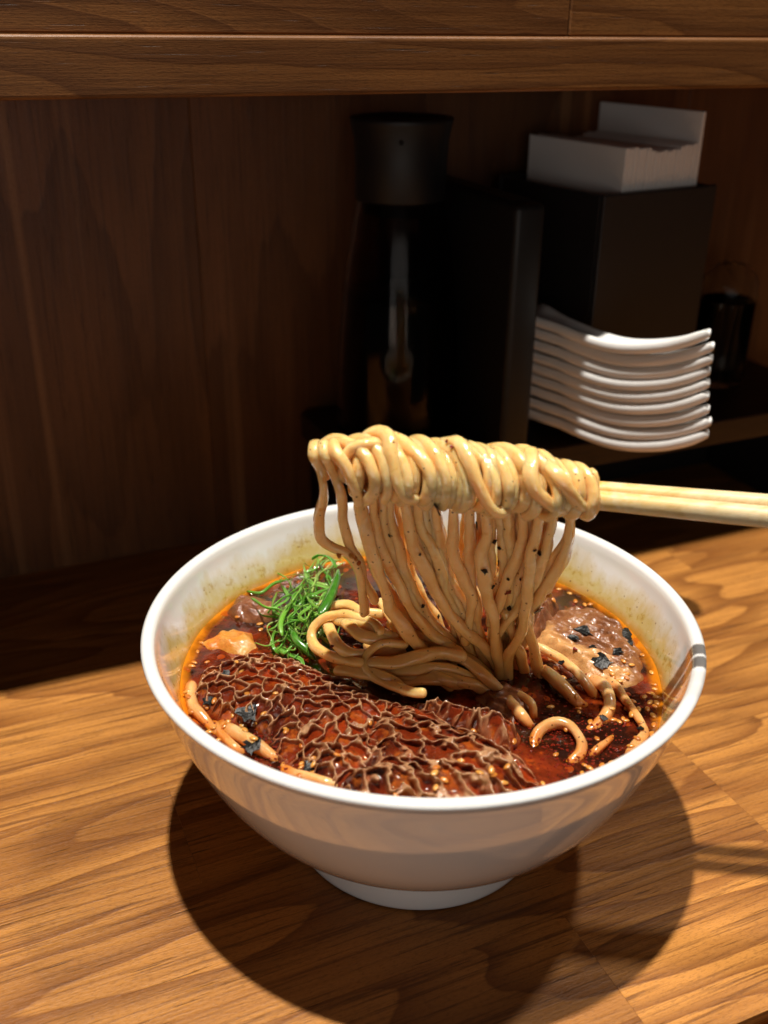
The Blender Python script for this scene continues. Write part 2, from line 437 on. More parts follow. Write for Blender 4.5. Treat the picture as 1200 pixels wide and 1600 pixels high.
def mat_sesame():
    m = NT('sesame'); oi = m.n('ShaderNodeObjectInfo')
    col = m.ramp(oi.outputs['Random'], [(0, (.46, .13, .013)), (.5, (.57, .23, .035)), (1, (.63, .31, .065))])
    m.set(color=col, rough=.28, coat=.5, coatr=.1, sss=.2, ssss=.001); return m.m
M_SESAME = mat_sesame()
def mat_green():
    m = NT('scallion_green'); oi = m.n('ShaderNodeObjectInfo'); n = m.noise(m.coord(rand=True), 120, 3)
    col = m.ramp(oi.outputs['Random'], [(0, (.03, .13, .008)), (.4, (.08, .27, .02)), (.8, (.20, .43, .05)), (1, (.45, .60, .17))])
    col = m.mix(m.math('MULTIPLY', m.g(n, .45, .7), .45), col, (.20, .46, .08))
    m.set(color=col, rough=.26, coat=.5, coatr=.1, sss=.35, ssss=.0015, sssr=(.4, 1, .15)); return m.m
M_GREEN = mat_green()
def mat_nori():
    m = NT('nori'); n = m.noise(m.coord(), 900, 4); m.set(color=(.0035, .0035, .003), rough=.34, spec=.3)
    m.bump(n, .5, .0006); return m.m
M_NORI = mat_nori()
M_CHILI = simple('chilli_flake', (.17, .013, .004), .25, coat=.4).m
def mat_bamboo():
    m = NT('bamboo'); n = m.noise(m.coord((6, 900, 900), kind='Generated'), 1, 4)
    c = m.coord(); 
    gl = m.noise(m.coord((14, 420, 420)), 1.0, 4, .6)
    col = m.ramp(gl, [(.3, (.66, .46, .22)), (.5, (.78, .62, .36)), (.7, (.82, .68, .43))])
    a = m.attr('stain'); n1 = m.noise(c, 130, 4, .6)
    col = m.mix(m.math('MULTIPLY', a, m.g(n1, .34, .56)), col, (.74, .42, .03))
    m.set(color=col, rough=.4, coat=.15, coatr=.2, sss=.1, ssss=.002); m.bump(gl, .2, .0005); return m.m
M_BAMBOO = mat_bamboo()
def mat_napkin():
    m = NT('napkin_paper'); n = m.noise(m.coord(), 500, 3); m.set(color=(.72, .67, .63), rough=.85, spec=.1); m.bump(n, .25, .0006); return m.m
M_NAPKIN = mat_napkin()
M_GLASS = simple('clear_glass', (.92, .95, .94), .02, trans=1.0, ior=1.48).m
M_DGLASS = simple('dark_glass', (.62, .54, .48), .12, trans=1.0, ior=1.16, spec=.5).m
M_THIN = simple('thin_glass', (.93, .95, .94), .02, trans=1.0, ior=1.12).m
M_SOY = simple('soy_sauce', (.006, .003, .002), .05).m
M_WOODPICK = simple('pale_pick', (.45, .27, .13), .5).m

# ------------------------------------------------------------------ the setting: counter, wall, ledge
WALL_Y = 0.278; LEDGE_Y = 0.128; FRONT_Y = -0.131
table = thing('wooden_counter', (0.1, 0.07, 0.0), 'warm brown wooden counter top under the bowl, laid in long planks', 'counter')
ys = [FRONT_Y]; 
for wv_ in (.062, .068, .058, .072, .066, .09): ys.append(ys[-1]+wv_)
rj = random.Random(3)
for i in range(len(ys)-1):
    y0, y1 = ys[i], min(ys[i+1], WALL_Y)
    if y0 > WALL_Y-.01: break
    xs = [-0.62]; 
    xx = -0.62+rj.uniform(.1, .3)
    while xx < 1.0: xs.append(xx); xx += rj.uniform(.36, .62)
    xs.append(1.15)
    for a, b in zip(xs[:-1], xs[1:]):
        V, F = box_mesh(a+.00003, b-.00003, y0+.00003, y1-.00003, -0.028, 0.0, .00006, 1)
        o = obj('plank', V, F, M_TABLE, table, smooth=False)
        # give each plank its own origin so the grain does not run on between planks
        c = np.array([(a+b)/2+rj.uniform(-.1, .1), (y0+y1)/2+rj.uniform(-.02, .02), -0.028])
        me = o.data; off = c-np.array(table.location)
        me.transform(Matrix.Translation(-Vector(off))); o.location = off
V, F = box_mesh(-0.62, 1.15, FRONT_Y-.026, FRONT_Y-.0006, -0.045, -0.004, .006, 3)
o = obj('front_edging', V, F, M_LEDGE, table, smooth=False)

wall = thing('wall', (0.1, WALL_Y+.01, 0.0), 'dark brown wooden panel wall', 'wall'); del wall['label']; del wall['category']; struct(wall)
x = -0.7; k = 0
while x < 1.3:
    w_ = rj.choice((.14, .17, .19))
    V, F = box_mesh(x+.00005, x+w_-.00005, WALL_Y, WALL_Y+.012, -0.02, 0.2735, .0004, 1)
    o = obj('board', V, F, M_WALL, wall, smooth=False)
    off = Vector((x+w_/2+rj.uniform(-.02, .02)-.1, 0, 0)); o.data.transform(Matrix.Translation(-off)); o.location = off
    x += w_
V, F = box_mesh(-.75, 1.45, WALL_Y+.0125, WALL_Y+.02, -.03, .2735, 0); obj('backing', V, F, M_EDGE, wall, smooth=False)
ledge = thing('wooden_ledge', (0.2, LEDGE_Y, 0.274), 'raised brown wooden ledge running along the counter above the condiments', 'ledge')
V, F = box_mesh(-0.8, 1.4, LEDGE_Y, LEDGE_Y+.022, 0.2735, 0.2957, .0016, 3); obj('front_board', V, F, M_LEDGE, ledge, smooth=False)
V, F = box_mesh(-.8, 1.4, LEDGE_Y+.0222, .40, .2760, .2950, .0006, 1); obj('top_board', V, F, M_LEDGE, ledge, smooth=False)
for (a, b) in ((-.8, .1296), (.1298, 1.4)):
    V, F = box_mesh(a, b, LEDGE_Y+.0045, LEDGE_Y+.021, .29595, .372, .0008, 1); o = obj('upper_board', V, F, M_LEDGE, ledge, smooth=False)
    off = Vector(((a+b)/2-.2+rj.uniform(-.3, .3), rj.uniform(-.02, .02), 0)); o.data.transform(Matrix.Translation(-off)); o.location = off

# ------------------------------------------------------------------ bowl and broth
SZ = 0.0752
prof_out = [(.0460, .0022), (.0488, .0004), (.0506, 0.0008), (.0510, .0022), (.0500, .0085), (.0492, .0125), (.0504, .0150), (.0560, .0190), (.0640, .0248), (.0715, .0318), (.0785, .0400), (.0848, .0495), (.0902, .0600), (.0948, .0710), (.0985, .0820), (.1012, .0910), (.1030, .0958), (.1040, .0974), (.1039, .0986), (.1026, .0995)]
prof_in = [(.1008, .0994), (.0995, .0985), (.0987, .0965), (.0975, .0920), (.0945, .0835), (.0912, .0752), (.0870, .0650), (.0810, .0540), (.0730, .0430), (.0620, .0320), (.0480, .0240), (.0300, .0195), (0.0, .0180)]
def smooth_prof(p, n):
    P = np.array([(a, 0, b) for a, b in p]); C = crom(P, .0012); return [(max(0, c[0]), c[2]) for c in C]
po = smooth_prof(prof_out, 0); pi_ = smooth_prof(prof_in, 0)
bowl = thing('ramen_bowl', (0, 0, 0), 'glossy white porcelain bowl filled with dark red broth and noodles', 'bowl')
full = [(0.0, .0070), (.0400, .0060)]+[p for p in po if p[1] < .0122 or p[0] < .047]
foot = [(0.0, .0062), (.0405, .0056)]+[p for p in po if p[0] < .0516 and p[1] < .0123]
body = [p for p in po if not (p[0] < .0516 and p[1] < .0123)]
V, F = lathe(foot, 128); obj('foot_ring', V, F, M_BOWL, bowl, attrs={'inside': np.zeros(len(V))})
prof = [(0.0, .0125), (.0486, .0124)]+body+pi_
ins = np.array([0]*(2+len(body))+[1]*len(pi_))
V, F = lathe(prof, 192); obj('bowl_body', V, F, M_BOWL, bowl, attrs={'inside': np.repeat(ins, 192)})

nr, na = 150, 300
V = [(0, 0, SZ)]; F = []
for i in range(1, nr+1):
    r = .0916*i/nr
    a = np.arange(na)*2*math.pi/na
    X = r*np.cos(a); Y = r*np.sin(a)
    Z = SZ + .0007*(vn(X/.012+50, Y/.012+50, 1)-.5) + .0004*(vn(X/.004+90, Y/.004+90, 2)-.5) + .0012*sstep(.089, .0916, np.full(na, r))
    V.extend(zip(X, Y, Z))
for k in range(na): F.append([0, 1+k, 1+(k+1) % na])
for i in range(nr-1):
    for k in range(na):
        F.append([1+i*na+k, 1+(i+1)*na+k, 1+(i+1)*na+(k+1) % na, 1+i*na+(k+1) % na])
soup = tag(obj('broth', V, F, M_SOUP, origin=np.array([0, 0, SZ])), 'dark red oily chilli broth filling the white bowl', 'broth')
FOOD = [soup]
CLIPR = .0905

# ------------------------------------------------------------------ slabs that lie half sunk in the broth
def poly_sd(X, Y, P):
    P = np.asarray(P); n = len(P)
    d2 = np.full(X.shape, 1e9); ins = np.zeros(X.shape, bool)
    for i in range(n):
        a = P[i]; b = P[(i+1) % n]; e = b-a
        wx = X-a[0]; wy = Y-a[1]
        t = np.clip((wx*e[0]+wy*e[1])/(e@e), 0, 1)
        d2 = np.minimum(d2, (wx-e[0]*t)**2+(wy-e[1]*t)**2)
        c = ((a[1] > Y) != (b[1] > Y)) & (X < (b[0]-a[0])*(Y-a[1])/(b[1]-a[1]+1e-15)+a[0])
        ins ^= c
    return np.where(ins, 1, -1)*np.sqrt(d2)
def grid_obj(name, X, Y, DX, DY, Z, keep, mat, attrs):
    ny, nx = X.shape
    idx = -np.ones(X.shape, int); kk = np.where(keep.ravel())[0]; idx.ravel()[kk] = np.arange(len(kk))
    V = np.stack([(X+DX).ravel(), (Y+DY).ravel(), Z.ravel()], 1)[kk]
    a = idx[:-1, :-1].ravel(); b = idx[:-1, 1:].ravel(); c = idx[1:, 1:].ravel(); d = idx[1:, :-1].ravel()
    ok = (a >= 0) & (b >= 0) & (c >= 0) & (d >= 0)
    F = np.stack([a, b, c, d], 1)[ok].tolist()
    return obj(name, V, F, mat, attrs={k: v.ravel()[kk] for k, v in attrs.items()})
def slab(name, outline, z, hgt, edge, mat, label, cat, nz=.0015, nl=.006, sp=.0005, seed=1, fatfn=None, fibre=0.0, group=None):
    P = np.array([B(px, py, z=z)[:2] for px, py in outline])
    lo = P.min(0)-.004; hi = P.max(0)+.004
    X, Y = np.meshgrid(np.arange(lo[0], hi[0], sp), np.arange(lo[1], hi[1], sp))
    wx = (vn(X/.004, Y/.004, seed)-.5)*.003; wy = (vn(X/.004+9, Y/.004, seed)-.5)*.003
    sd = poly_sd(X+wx, Y+wy, P)
    Z = SZ-.0022+(hgt+.0022)*np.sqrt(np.clip(sd/edge+.15, 0, 1))
    Z += nz*(vn(X/nl, Y/nl, seed+3)-.5)*sstep(-.001, .004, sd)+nz*.5*(vn(X/nl*2.7, Y/nl*2.7, seed+4)-.5)
    if fibre: Z += fibre*(vn((X+Y*.6)/.0016, (Y-X*.6)/.009, seed+7)-.5)*sstep(0, .003, sd)
    R = np.hypot(X, Y)
    fat = fatfn(X, Y) if fatfn else np.zeros(X.shape)
    o = grid_obj(name, X, Y, 0*X, 0*Y, Z, (sd > -.0025) & (R < CLIPR), mat, {'fat': fat})
    FOOD.append(o); return tag(o, label, cat, group)

def tripe(name, outline, z, hgt, cell, label, seed=0, aniso=None, lean=(-.25, -.75), sp=.00028, rh=.0036, ax=None, edge=.016, wid=.0006, fold=.0012):
    P = np.array([B(px, py, z=z)[:2] for px, py in outline])
    a0 = B(*ax[0], z=z)[:2]; a1 = B(*ax[1], z=z)[:2]
    L = np.linalg.norm(a1-a0); U = (a1-a0)/L; Vv = np.array([-U[1], U[0]])
    Q = P-a0; lo = np.array([(Q@U).min(), (Q@Vv).min()])-.005; hi = np.array([(Q@U).max(), (Q@Vv).max()])+.005
    uu, vv = np.meshgrid(np.arange(lo[0], hi[0], sp), np.arange(lo[1], hi[1], sp))
    X = a0[0]+uu*U[0]+vv*Vv[0]; Y = a0[1]+uu*U[1]+vv*Vv[1]
    sd = poly_sd(X+(vn(X/.006, Y/.006, seed)-.5)*.004, Y+(vn(X/.006+5, Y/.006, seed)-.5)*.004, P)
    f = np.clip(uu/L, -.1, 1.1)
    # wavy warp, then jittered honeycomb
    wu = (vn(uu/.0055, vv/.0055, seed+11)-.5)*.0050+(vn(uu/.0019, vv/.0019, seed+12)-.5)*.0020
    wv_ = (vn(uu/.0055+7, vv/.0055, seed+13)-.5)*.0050+(vn(uu/.0019, vv/.0019+5, seed+14)-.5)*.0020
    s = aniso(f) if aniso is not None else np.ones_like(f)
    us = np.linspace(lo[0]-.01, hi[0]+.01, 600); ss = 1/(aniso(np.clip(us/L, -.1, 1.1)) if aniso is not None else np.ones_like(us))
    ui = np.concatenate([[0], np.cumsum((ss[1:]+ss[:-1])/2*np.diff(us))])
    u2 = np.interp(uu+wu, us, ui); v2 = vv+wv_
    # skewed hex seeds
    sr = np.random.default_rng(seed+77)
    seeds = []
    r = 0; yv = v2.min()-cell
    while yv < v2.max()+cell:
        xv = u2.min()-cell+(cell*.5 if r % 2 else 0)
        while xv < u2.max()+cell:
            seeds.append((xv+sr.normal()*cell*.17, yv+sr.normal()*cell*.14)); xv += cell
        yv += cell*.80; r += 1
    S = np.array(seeds)
    f1 = np.full(u2.shape, 9.0); f2 = np.full(u2.shape, 9.0)
    for (sx, sy) in S:
        d = np.hypot(u2-sx, v2-sy)
        f2 = np.minimum(f2, np.maximum(f1, d)); f1 = np.minimum(f1, d)
    e = (f2-f1)/2
    wloc = wid*(.7+.8*vn(uu/.004, vv/.004, seed+21))*(1+.3*sstep(.5, .8, f) if aniso is not None else 1)
    t = np.exp(-(e/wloc)**2)
    hvar = .5+.8*vn(uu/.0035, vv/.0035, seed+31)
    mask = sstep(-.001, .004, sd)
    H = rh*t*hvar*mask
    base = SZ-.0025+(hgt+.0025)*np.sqrt(np.clip(sd/edge+.08, 0, 1))
    base += fold*(vn(uu/.016, vv/.012, seed+41)-.5)*2*mask
    # broth pooled in the cells: gently dished floor
    base += -.0006*np.clip(f1/cell, 0, .6)*0 + .0003*(vn(uu/.002, vv/.002, seed+51)-.5)
    Z = base+H
    DX = lean[0]*H; DY = lean[1]*H
    cr = (vn(uu/.0012, vv/.0012, seed+61)-.5)*.0005*t
    R = np.hypot(X+DX, Y+DY)
    Z = np.where(R > .0875, np.minimum(Z, SZ+.004-(R-.0875)*1.2), Z)
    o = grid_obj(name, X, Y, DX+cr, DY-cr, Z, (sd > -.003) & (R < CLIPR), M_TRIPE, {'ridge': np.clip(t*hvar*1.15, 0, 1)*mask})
    FOOD.append(o); return tag(o, label, 'tripe')

tripe('honeycomb_tripe',
      [(288, 1072), (305, 1048), (340, 1022), (385, 1008), (440, 1010), (500, 1030), (560, 1052), (615, 1078), (640, 1095), (640, 1130), (610, 1150), (600, 1200), (560, 1240), (520, 1225), (485, 1200), (455, 1175), (425, 1150), (395, 1122), (350, 1108), (305, 1090)],
      SZ+.006, .0070, .0070, 'large sheet of brown honeycomb tripe lying in front left of the noodles', seed=3,
      ax=((290, 1068), (640, 1120)), rh=.0027, lean=(-.12, -.45), wid=.00046, sp=.00024)
tripe('honeycomb_tripe',
      [(600, 1092), (650, 1096), (700, 1115), (750, 1140), (800, 1165), (835, 1200), (835, 1240), (760, 1265), (640, 1268), (540, 1250), (520, 1225), (560, 1180), (570, 1130)],
      SZ+.006, .0105, .0062, 'folded brown tripe with long leaf-like ridges at the front rim of the bowl', seed=9,
      ax=((590, 1100), (835, 1225)), aniso=lambda f: 2.3+0*f, lean=(-.15, -.85), rh=.0032, edge=.012, wid=.00062, fold=.0028, sp=.00022)
tripe('honeycomb_tripe',
      [(640, 1092), (690, 1088), (740, 1105), (790, 1120), (815, 1140), (800, 1165), (760, 1150), (700, 1125), (655, 1108)],
      SZ+.006, .0100, .0060, 'small orange lit tripe piece with frilled edge behind the folded tripe', seed=15,
      ax=((640, 1095), (815, 1150)), rh=.0026, edge=.008, lean=(-.1, -.4))

_f0 = B(850, 1005, z=SZ+.005)[:2]; _f1 = B(985, 980, z=SZ+.005)[:2]
def fat_r(X, Y):
    a = B(835, 990, z=SZ+.005)[:2]; b = B(960, 1060, z=SZ+.005)[:2]
    n = np.array([-(b-a)[1], (b-a)[0]]); n /= np.linalg.norm(n)
    d = (X-a[0])*n[0]+(Y-a[1])*n[1]+(vn(X/.004, Y/.004, 3)-.5)*.008
    return 1-sstep(.006, .012, np.abs(d))
slab('meat_slice', [(832, 992), (850, 962), (885, 942), (930, 944), (975, 972), (1000, 1008), (1008, 1042), (985, 1062), (945, 1056), (905, 1036), (860, 1018)],
     SZ+.004, .0046, .006, M_BEEF, 'braised meat slice with pale fat lying at the right of the noodles', 'meat', seed=5, fatfn=fat_r, fibre=.0028, nz=.0026)
slab('offal_piece', [(818, 960), (830, 922), (850, 915), (868, 935), (866, 960), (850, 978), (830, 980)], SZ+.006, .009, .005, M_OFFAL,
     'dark frilly offal piece tucked between the hanging noodles and meat slice', 'meat', seed=8, fibre=.005, nz=.003)
slab('meat_slice', [(358, 948), (372, 928), (405, 928), (430, 935), (440, 955), (410, 962), (375, 962)], SZ+.003, .0045, .004, M_OFFAL,
     'small brown meat piece at the left edge beside the green onion', 'meat', seed=12, nz=.0025)
slab('wonton_skin', [(312, 1002), (335, 985), (365, 978), (395, 985), (405, 1008), (378, 1018), (345, 1012)], SZ+.002, .0032, .005, M_ORANGE,
     'orange stained pale slice floating at the left edge above the tripe', 'topping', seed=14, nz=.002)
slab('offal_piece', [(735, 1058), (790, 1060), (830, 1085), (838, 1115), (805, 1125), (770, 1105), (742, 1085)], SZ+.002, .003, .006, M_OFFAL,
     'dark translucent offal scrap in front of the hanging noodles', 'meat', seed=18, nz=.003, fibre=.002)

# ------------------------------------------------------------------ noodles
RK = .84
def noodle(P, r, label, group=None, mat=None, seed=0, flat=.88, sq=.65, wob=.15, wav=1.0):
    C = crom(P, .0015); n_ = len(C)
    L_ = np.r_[0, np.cumsum(np.linalg.norm(np.diff(C, axis=0), axis=1))]
    for ax_i in range(3):     # limp, slightly kinked path
        C[:, ax_i] += (vn(L_/.011, np.full(n_, seed*7.3+ax_i*31), 40)-.5)*.0016*wav + (vn(L_/.0045, np.full(n_, seed*5.1+ax_i*17), 41)-.5)*.0006*wav
    r = r*RK*(.86+.3*((seed*.618) % 1))
    V, F = tube(C, r, 14, flat=flat*(.82+.2*((seed*.377) % 1)), sq=sq, wob=wob, seed=seed, twist=60, resample=False)
    o = obj('noodle', V, F, mat or M_NOODLE)
    tag(o, label, 'noodle', group); FOOD.append(o); return o
Z1 = lambda x, y: (460+x/2.4, 640+y/2.4)
def hang(pts, off, r, label, group, seed, top=-1, mat=None):
    P = []
    for (x, y) in pts:
        px, py = Z1(x, y)
        P.append(B(px, py, d=.021*np.clip((py-775)/300, 0, 1.1)+off))
    return noodle(P, r, label, group, seed=seed, mat=mat)
HG = 'noodle strands hanging from the lifted bundle'
HL = 'wheat noodle strand hanging from the lifted bundle down to the broth'
hangs = [
 ([(86, 150), (92, 215), (112, 300), (96, 390), (104, 475), (150, 518), (205, 545), (235, 600), (246, 690), (262, 760)], .002, .0022, 'leftmost wheat noodle strand bowing outward over the white bowl wall'),
 ([(112, 170), (150, 250), (178, 330), (178, 420), (205, 500), (245, 570), (262, 640), (300, 720)], .004, .0023, None),
 ([(150, 150), (190, 205), (226, 290), (256, 380), (270, 480), (292, 575), (335, 685), (385, 775), (445, 862), (525, 935), (625, 992), (722, 1034), (790, 1075)], -.004, .0027, 'longest wheat noodle strand sweeping from the left of the bundle across the pile'),
 ([(290, 320), (305, 430), (335, 535), (372, 625), (412, 705), (470, 790), (540, 868), (640, 925), (730, 985), (790, 1050)], .000, .0025, None),
 ([(350, 320), (372, 440), (402, 545), (432, 640), (470, 720), (520, 800), (600, 870)], .004, .0025, None),
 ([(405, 330), (432, 450), (468, 560), (512, 650), (572, 742), (642, 822), (722, 905), (772, 980)], -.001, .0026, None),
 ([(455, 320), (482, 430), (522, 525), (548, 605), (566, 690), (605, 765), (650, 840)], .002, .0025, None),
 ([(520, 320), (540, 450), (556, 545), (585, 640), (640, 720), (650, 830)], .005, .0026, None),
 ([(598, 320), (596, 450), (602, 560), (640, 650), (664, 710), (652, 790), (640, 870)], .001, .0027, None),
 ([(655, 330), (662, 450), (652, 550), (664, 650), (684, 730), (680, 820), (700, 900)], .004, .0027, None),
 ([(712, 360), (716, 460), (706, 560), (722, 660), (742, 780), (752, 880), (775, 985), (800, 1040)], -.002, .0027, None),
 ([(760, 360), (775, 470), (790, 560), (780, 660), (765, 740)], .006, .0025, None),
 ([(805, 360), (812, 470), (828, 560), (815, 660), (800, 760)], .008, .0028, None),
 ([(862, 360), (852, 470), (832, 560), (800, 645), (765, 720), (735, 800)], .003, .0025, None),
 ([(922, 360), (906, 470), (890, 560), (872, 650), (862, 740), (858, 815), (832, 880), (805, 930), (800, 1010)], -.002, .0027, None),
 ([(975, 360), (955, 480), (922, 580), (882, 660), (842, 732), (792, 790), (760, 850)], .002, .0025, None),
 ([(1030, 370), (1032, 460), (1012, 535), (976, 602), (940, 660), (900, 720), (870, 800)], .003, .0024, 'rightmost wheat noodle strand bowing over the white bowl wall'),
 ([(872, 640), (875, 800), (892, 880), (912, 960), (935, 1070)], .001, .0030, None),
 ([(790, 760), (820, 850), (850, 930), (880, 1040)], .003, .0026, None),
 ([(845, 720), (880, 720), (870, 830), (840, 930), (830, 1040)], .006, .0024, None),
]
drape = {0: [(125, 255, .011), (98, 170, .007), (84, 136, .001), (78, 175, -.004)], 1: [(165, 260, .011), (128, 160, .006), (108, 130, -.001), (112, 180, -.006)],
         2: [(215, 250, .010), (178, 150, .005), (152, 132, -.002), (162, 165, -.007)]}
for i, (pts, off, r, lab) in enumerate(hangs):
    if i in drape:      # these lie over the end of the bundle before they fall
        P = [B(*Z1(x, y), d=dd) for x, y, dd in drape[i]]
        for k, (x, y) in enumerate(pts[1:]):
            px, py = Z1(x, y); P.append(B(px, py, d=.021*np.clip((py-775)/300, 0, 1.1)+off-(.004 if k < 2 else 0)))
        noodle(P, r, lab or HL, HG if not lab else None, seed=i+1)
    else: hang(pts, off, r, lab or HL, HG if not lab else None, i+1)
ORD = ['first', 'second', 'third', 'fourth', 'fifth', 'sixth', 'seventh', 'eighth', 'ninth', 'tenth', 'eleventh', 'twelfth', 'thirteenth', 'fourteenth', 'fifteenth', 'sixteenth', 'seventeenth', 'eighteenth', 'nineteenth', 'twentieth']
_h = [o for o in FOOD if o.get('label') == HL]
_h.sort(key=lambda o: (o.location.x*_r[0]+o.location.y*_r[1]))
for k_, o in enumerate(_h): o['label'] = '%s from the left of the front noodle strands hanging below the bundle' % ORD[k_]
hr = random.Random(5)
base = [h[0] for h in hangs[1:17]]
for i in range(34):   # deeper strands of the curtain
    j = hr.randrange(len(base)-1); t = hr.random()
    A = crom([(x, y, 0) for x, y in base[j]], 20); Bq = crom([(x, y, 0) for x, y in base[j+1]], 20)
    n = 8; ia = np.linspace(0, len(A)-1, n).astype(int); ib = np.linspace(0, len(Bq)-1, n).astype(int)
    P = A[ia]*(1-t)+Bq[ib]*t
    P[:, 0] += np.cumsum([hr.gauss(0, 9) for _ in range(n)])
    P[-1, 1] += 60
    P[0, 1] -= 60
    hang([(p[0], p[1]) for p in P], hr.uniform(.003, .017), hr.uniform(.0020, .0027), 'wheat noodle strand deep inside the hanging curtain of noodles', 'inner noodle strands of the lifted curtain', 40+i)

# coils wound round the chopsticks
CT = np.array([-0.040, -0.0045, 0.1690]); CB = np.array([0.0344, -0.0425, 0.160])
axv = CB-CT; AL = np.linalg.norm(axv); axv /= AL
fr = -NN; upv = np.cross(axv, fr); upv /= np.linalg.norm(upv); upv *= np.sign(upv[2]); fr = np.cross(upv, axv); fr *= np.sign(fr@(-NN))
def axis_pt(px):   # along the bundle by photo column
    zx = np.array([500, 600, 700, 800, 900, 935]); zy = np.array([735, 733, 743, 752, 765, 772])
    return B(px, float(np.interp(px, zx, zy)), d=0.0)
def coil(px, slant, rho, a0, a1, r, seed, label, group=None, squash=1.0, lift=0.0, n=9):
    P = []
    for k in range(n):
        t = k/(n-1); a = math.radians(a0+(a1-a0)*t)
        c = axis_pt(px+slant*(math.sin(a)*.5+ (t-.5)*.6))
        rr = rho*(1+.05*math.sin(seed*1.7+3*a))
        P.append(c+upv*(math.cos(a)*rr*squash+lift)+fr*math.sin(a)*rr)
    return noodle(P, r, label, group, seed=seed, wob=.10, flat=.9, wav=.7)
CG = 'noodle coils wound on the chopsticks'; CLB = 'plump wheat noodle coil wound around the chopstick tips'
cx = list(np.linspace(556, 902, 20))
for i, px in enumerate(cx):
    edge_ = min(1, (px-490)/60, (935-px)/45)
    rho = .0078+.0016*hr.random()*edge_+ .0008*math.sin(px*.02)
    if px > 850: rho = .0072
    if px < 540: rho = .0066
    coil(px, hr.uniform(18, 44) if px > 560 else 10, rho, -150, 185, hr.uniform(.0026, .0031), 100+i, '%s from the left of the noodle coils wound around the chopstick tips' % ORD[i], CG)
for i, px in enumerate([545, 570, 598, 630, 662, 695, 728, 762, 795, 828]):   # second, outer layer
    coil(px, hr.uniform(40, 75), .0102, -70, hr.uniform(130, 165), hr.uniform(.0025, .0031), 140+i, '%s from the left of the outer noodle coils slanting across the wound bundle' % ORD[i], 'outer slanting noodle coils')
def free(pts, off, r, label, seed, zm=Z1, group=None, mat=None):
    P = [B(*zm(x, y), d=off if np.isscalar(off) else off[i]) for i, (x, y) in enumerate(pts)]
    return noodle(P, r, label, group, seed=seed, mat=mat, wob=.05)
free([(195, 260), (200, 190), (218, 142), (262, 122), (310, 128), (350, 165)], [.002, -.004, -.005, -.004, -.003, .001], .0027, 'short noodle arching over the left top of the wound bundle', 160)
free([(258, 112), (300, 88), (342, 100), (362, 165), (378, 250), (412, 318), (455, 335)], [.004, .001, -.003, -.008, -.011, -.011, -.009], .0029, 'topmost noodle loop rising above the left half of the wound bundle', 161)
free([(560, 125), (612, 125), (652, 190), (688, 275), (722, 340), (765, 385), (800, 372)], [.002, -.004, -.009, -.0125, -.013, -.012, -.008], .0031, 'glossy thick noodle slanting across the middle front of the bundle, tip sticking down', 162)
free([(880, 170), (886, 240), (912, 310), (965, 360), (1010, 372)], [-.002, -.009, -.011, -.010, -.006], .0028, 'noodle coil standing up near the right end of the bundle', 163)
free([(930, 205), (985, 250), (1035, 318), (1080, 368), (1098, 350)], [-.003, -.009, -.010, -.007, -.002], .0028, 'last noodle coil curling under the chopsticks at the right end', 164)
for i, xq in enumerate((1010, 1055, 1100)):
    free([(xq-12, 290), (xq-6, 255), (xq+6, 242), (xq+18, 262), (xq+20, 300)], [.012, .009, .006, .004, .004], .0024, 'small noodle loop peeking out behind the chopsticks at the bundle end', 166+i, group='small noodle loops behind the chopsticks')

# noodle pile at the foot of the curtain
Z4 = lambda x, y: (470+x/4.444, 900+y/4.444)
def pile(pts, zs, r, label, seed, zm=Z4, group=None, mat=None):
    zs = np.interp(np.linspace(0, 1, len(pts)), np.linspace(0, 1, len(zs)), zs)
    P = [B(*zm(x, y), z=zz) for (x, y), zz in zip(pts, zs)]
    return noodle(P, r, label, group, seed=seed, mat=mat)
PG = 'noodles heaped under the lifted strands'; PL = 'wheat noodle in the heap at the foot of the lifted strands'
pile([(560, 390), (500, 330), (400, 285), (290, 255), (180, 285), (100, 350), (75, 430), (110, 505), (200, 555), (320, 592), (420, 600)], [.096, .097, .097, .093, .087, .085, .086, .088], .0025, 'big round noodle loop reaching left toward the green onion', 201)
pile([(190, 340), (215, 390), (250, 450), (305, 515), (370, 550), (450, 545)], [.090, .091, .089, .088], .0027, PL, 202, group=PG)
pile([(300, 330), (340, 370), (410, 420), (530, 440), (640, 430)], [.094, .095, .093, .092], .0029, PL, 203, group=PG)
pile([(150, 190), (160, 250), (240, 215), (340, 205), (420, 235), (560, 260)], [.086, .090, .092, .093, .092], .0026, PL, 204, group=PG)
pile([(250, 300), (330, 320), (430, 350), (540, 390), (620, 420)], [.092, .095, .095, .093], .0027, PL, 205, group=PG)
pile([(720, 470), (610, 462), (510, 490), (455, 560), (462, 640), (505, 705), (600, 750), (720, 790), (835, 800)], [.092, .093, .092, .089, .086, .084, .083, .085, .087], .0022, 'thin noodle bending down over the tripe with its pale cut end', 206)
pile([(255, 665), (400, 665), (540, 690), (650, 745), (720, 800)], [.083, .085, .084, .080], .0024, 'short noodle end lying along the back edge of the tripe', 207)
pile([(470, 620), (620, 605), (800, 570), (960, 535), (1120, 560)], [.086, .088, .089, .088], .0028, PL, 208, group=PG)
pile([(540, 670), (750, 655), (950, 640), (1120, 690), (1250, 760)], [.083, .085, .085, .083, .078], .0027, PL, 209, group=PG)
pile([(700, 735), (850, 715), (1000, 712), (1180, 750), (1300, 800)], [.080, .082, .082, .080, .076], .0027, PL, 210, group=PG)
pile([(930, 520), (1080, 540), (1180, 600), (1280, 690), (1370, 800)], [.088, .088, .086, .083, .076], .0027, PL, 211, group=PG)
pile([(560, 180), (620, 260), (660, 340), (700, 420)], [.094, .093, .092, .090], .0032, PL, 212, group=PG)
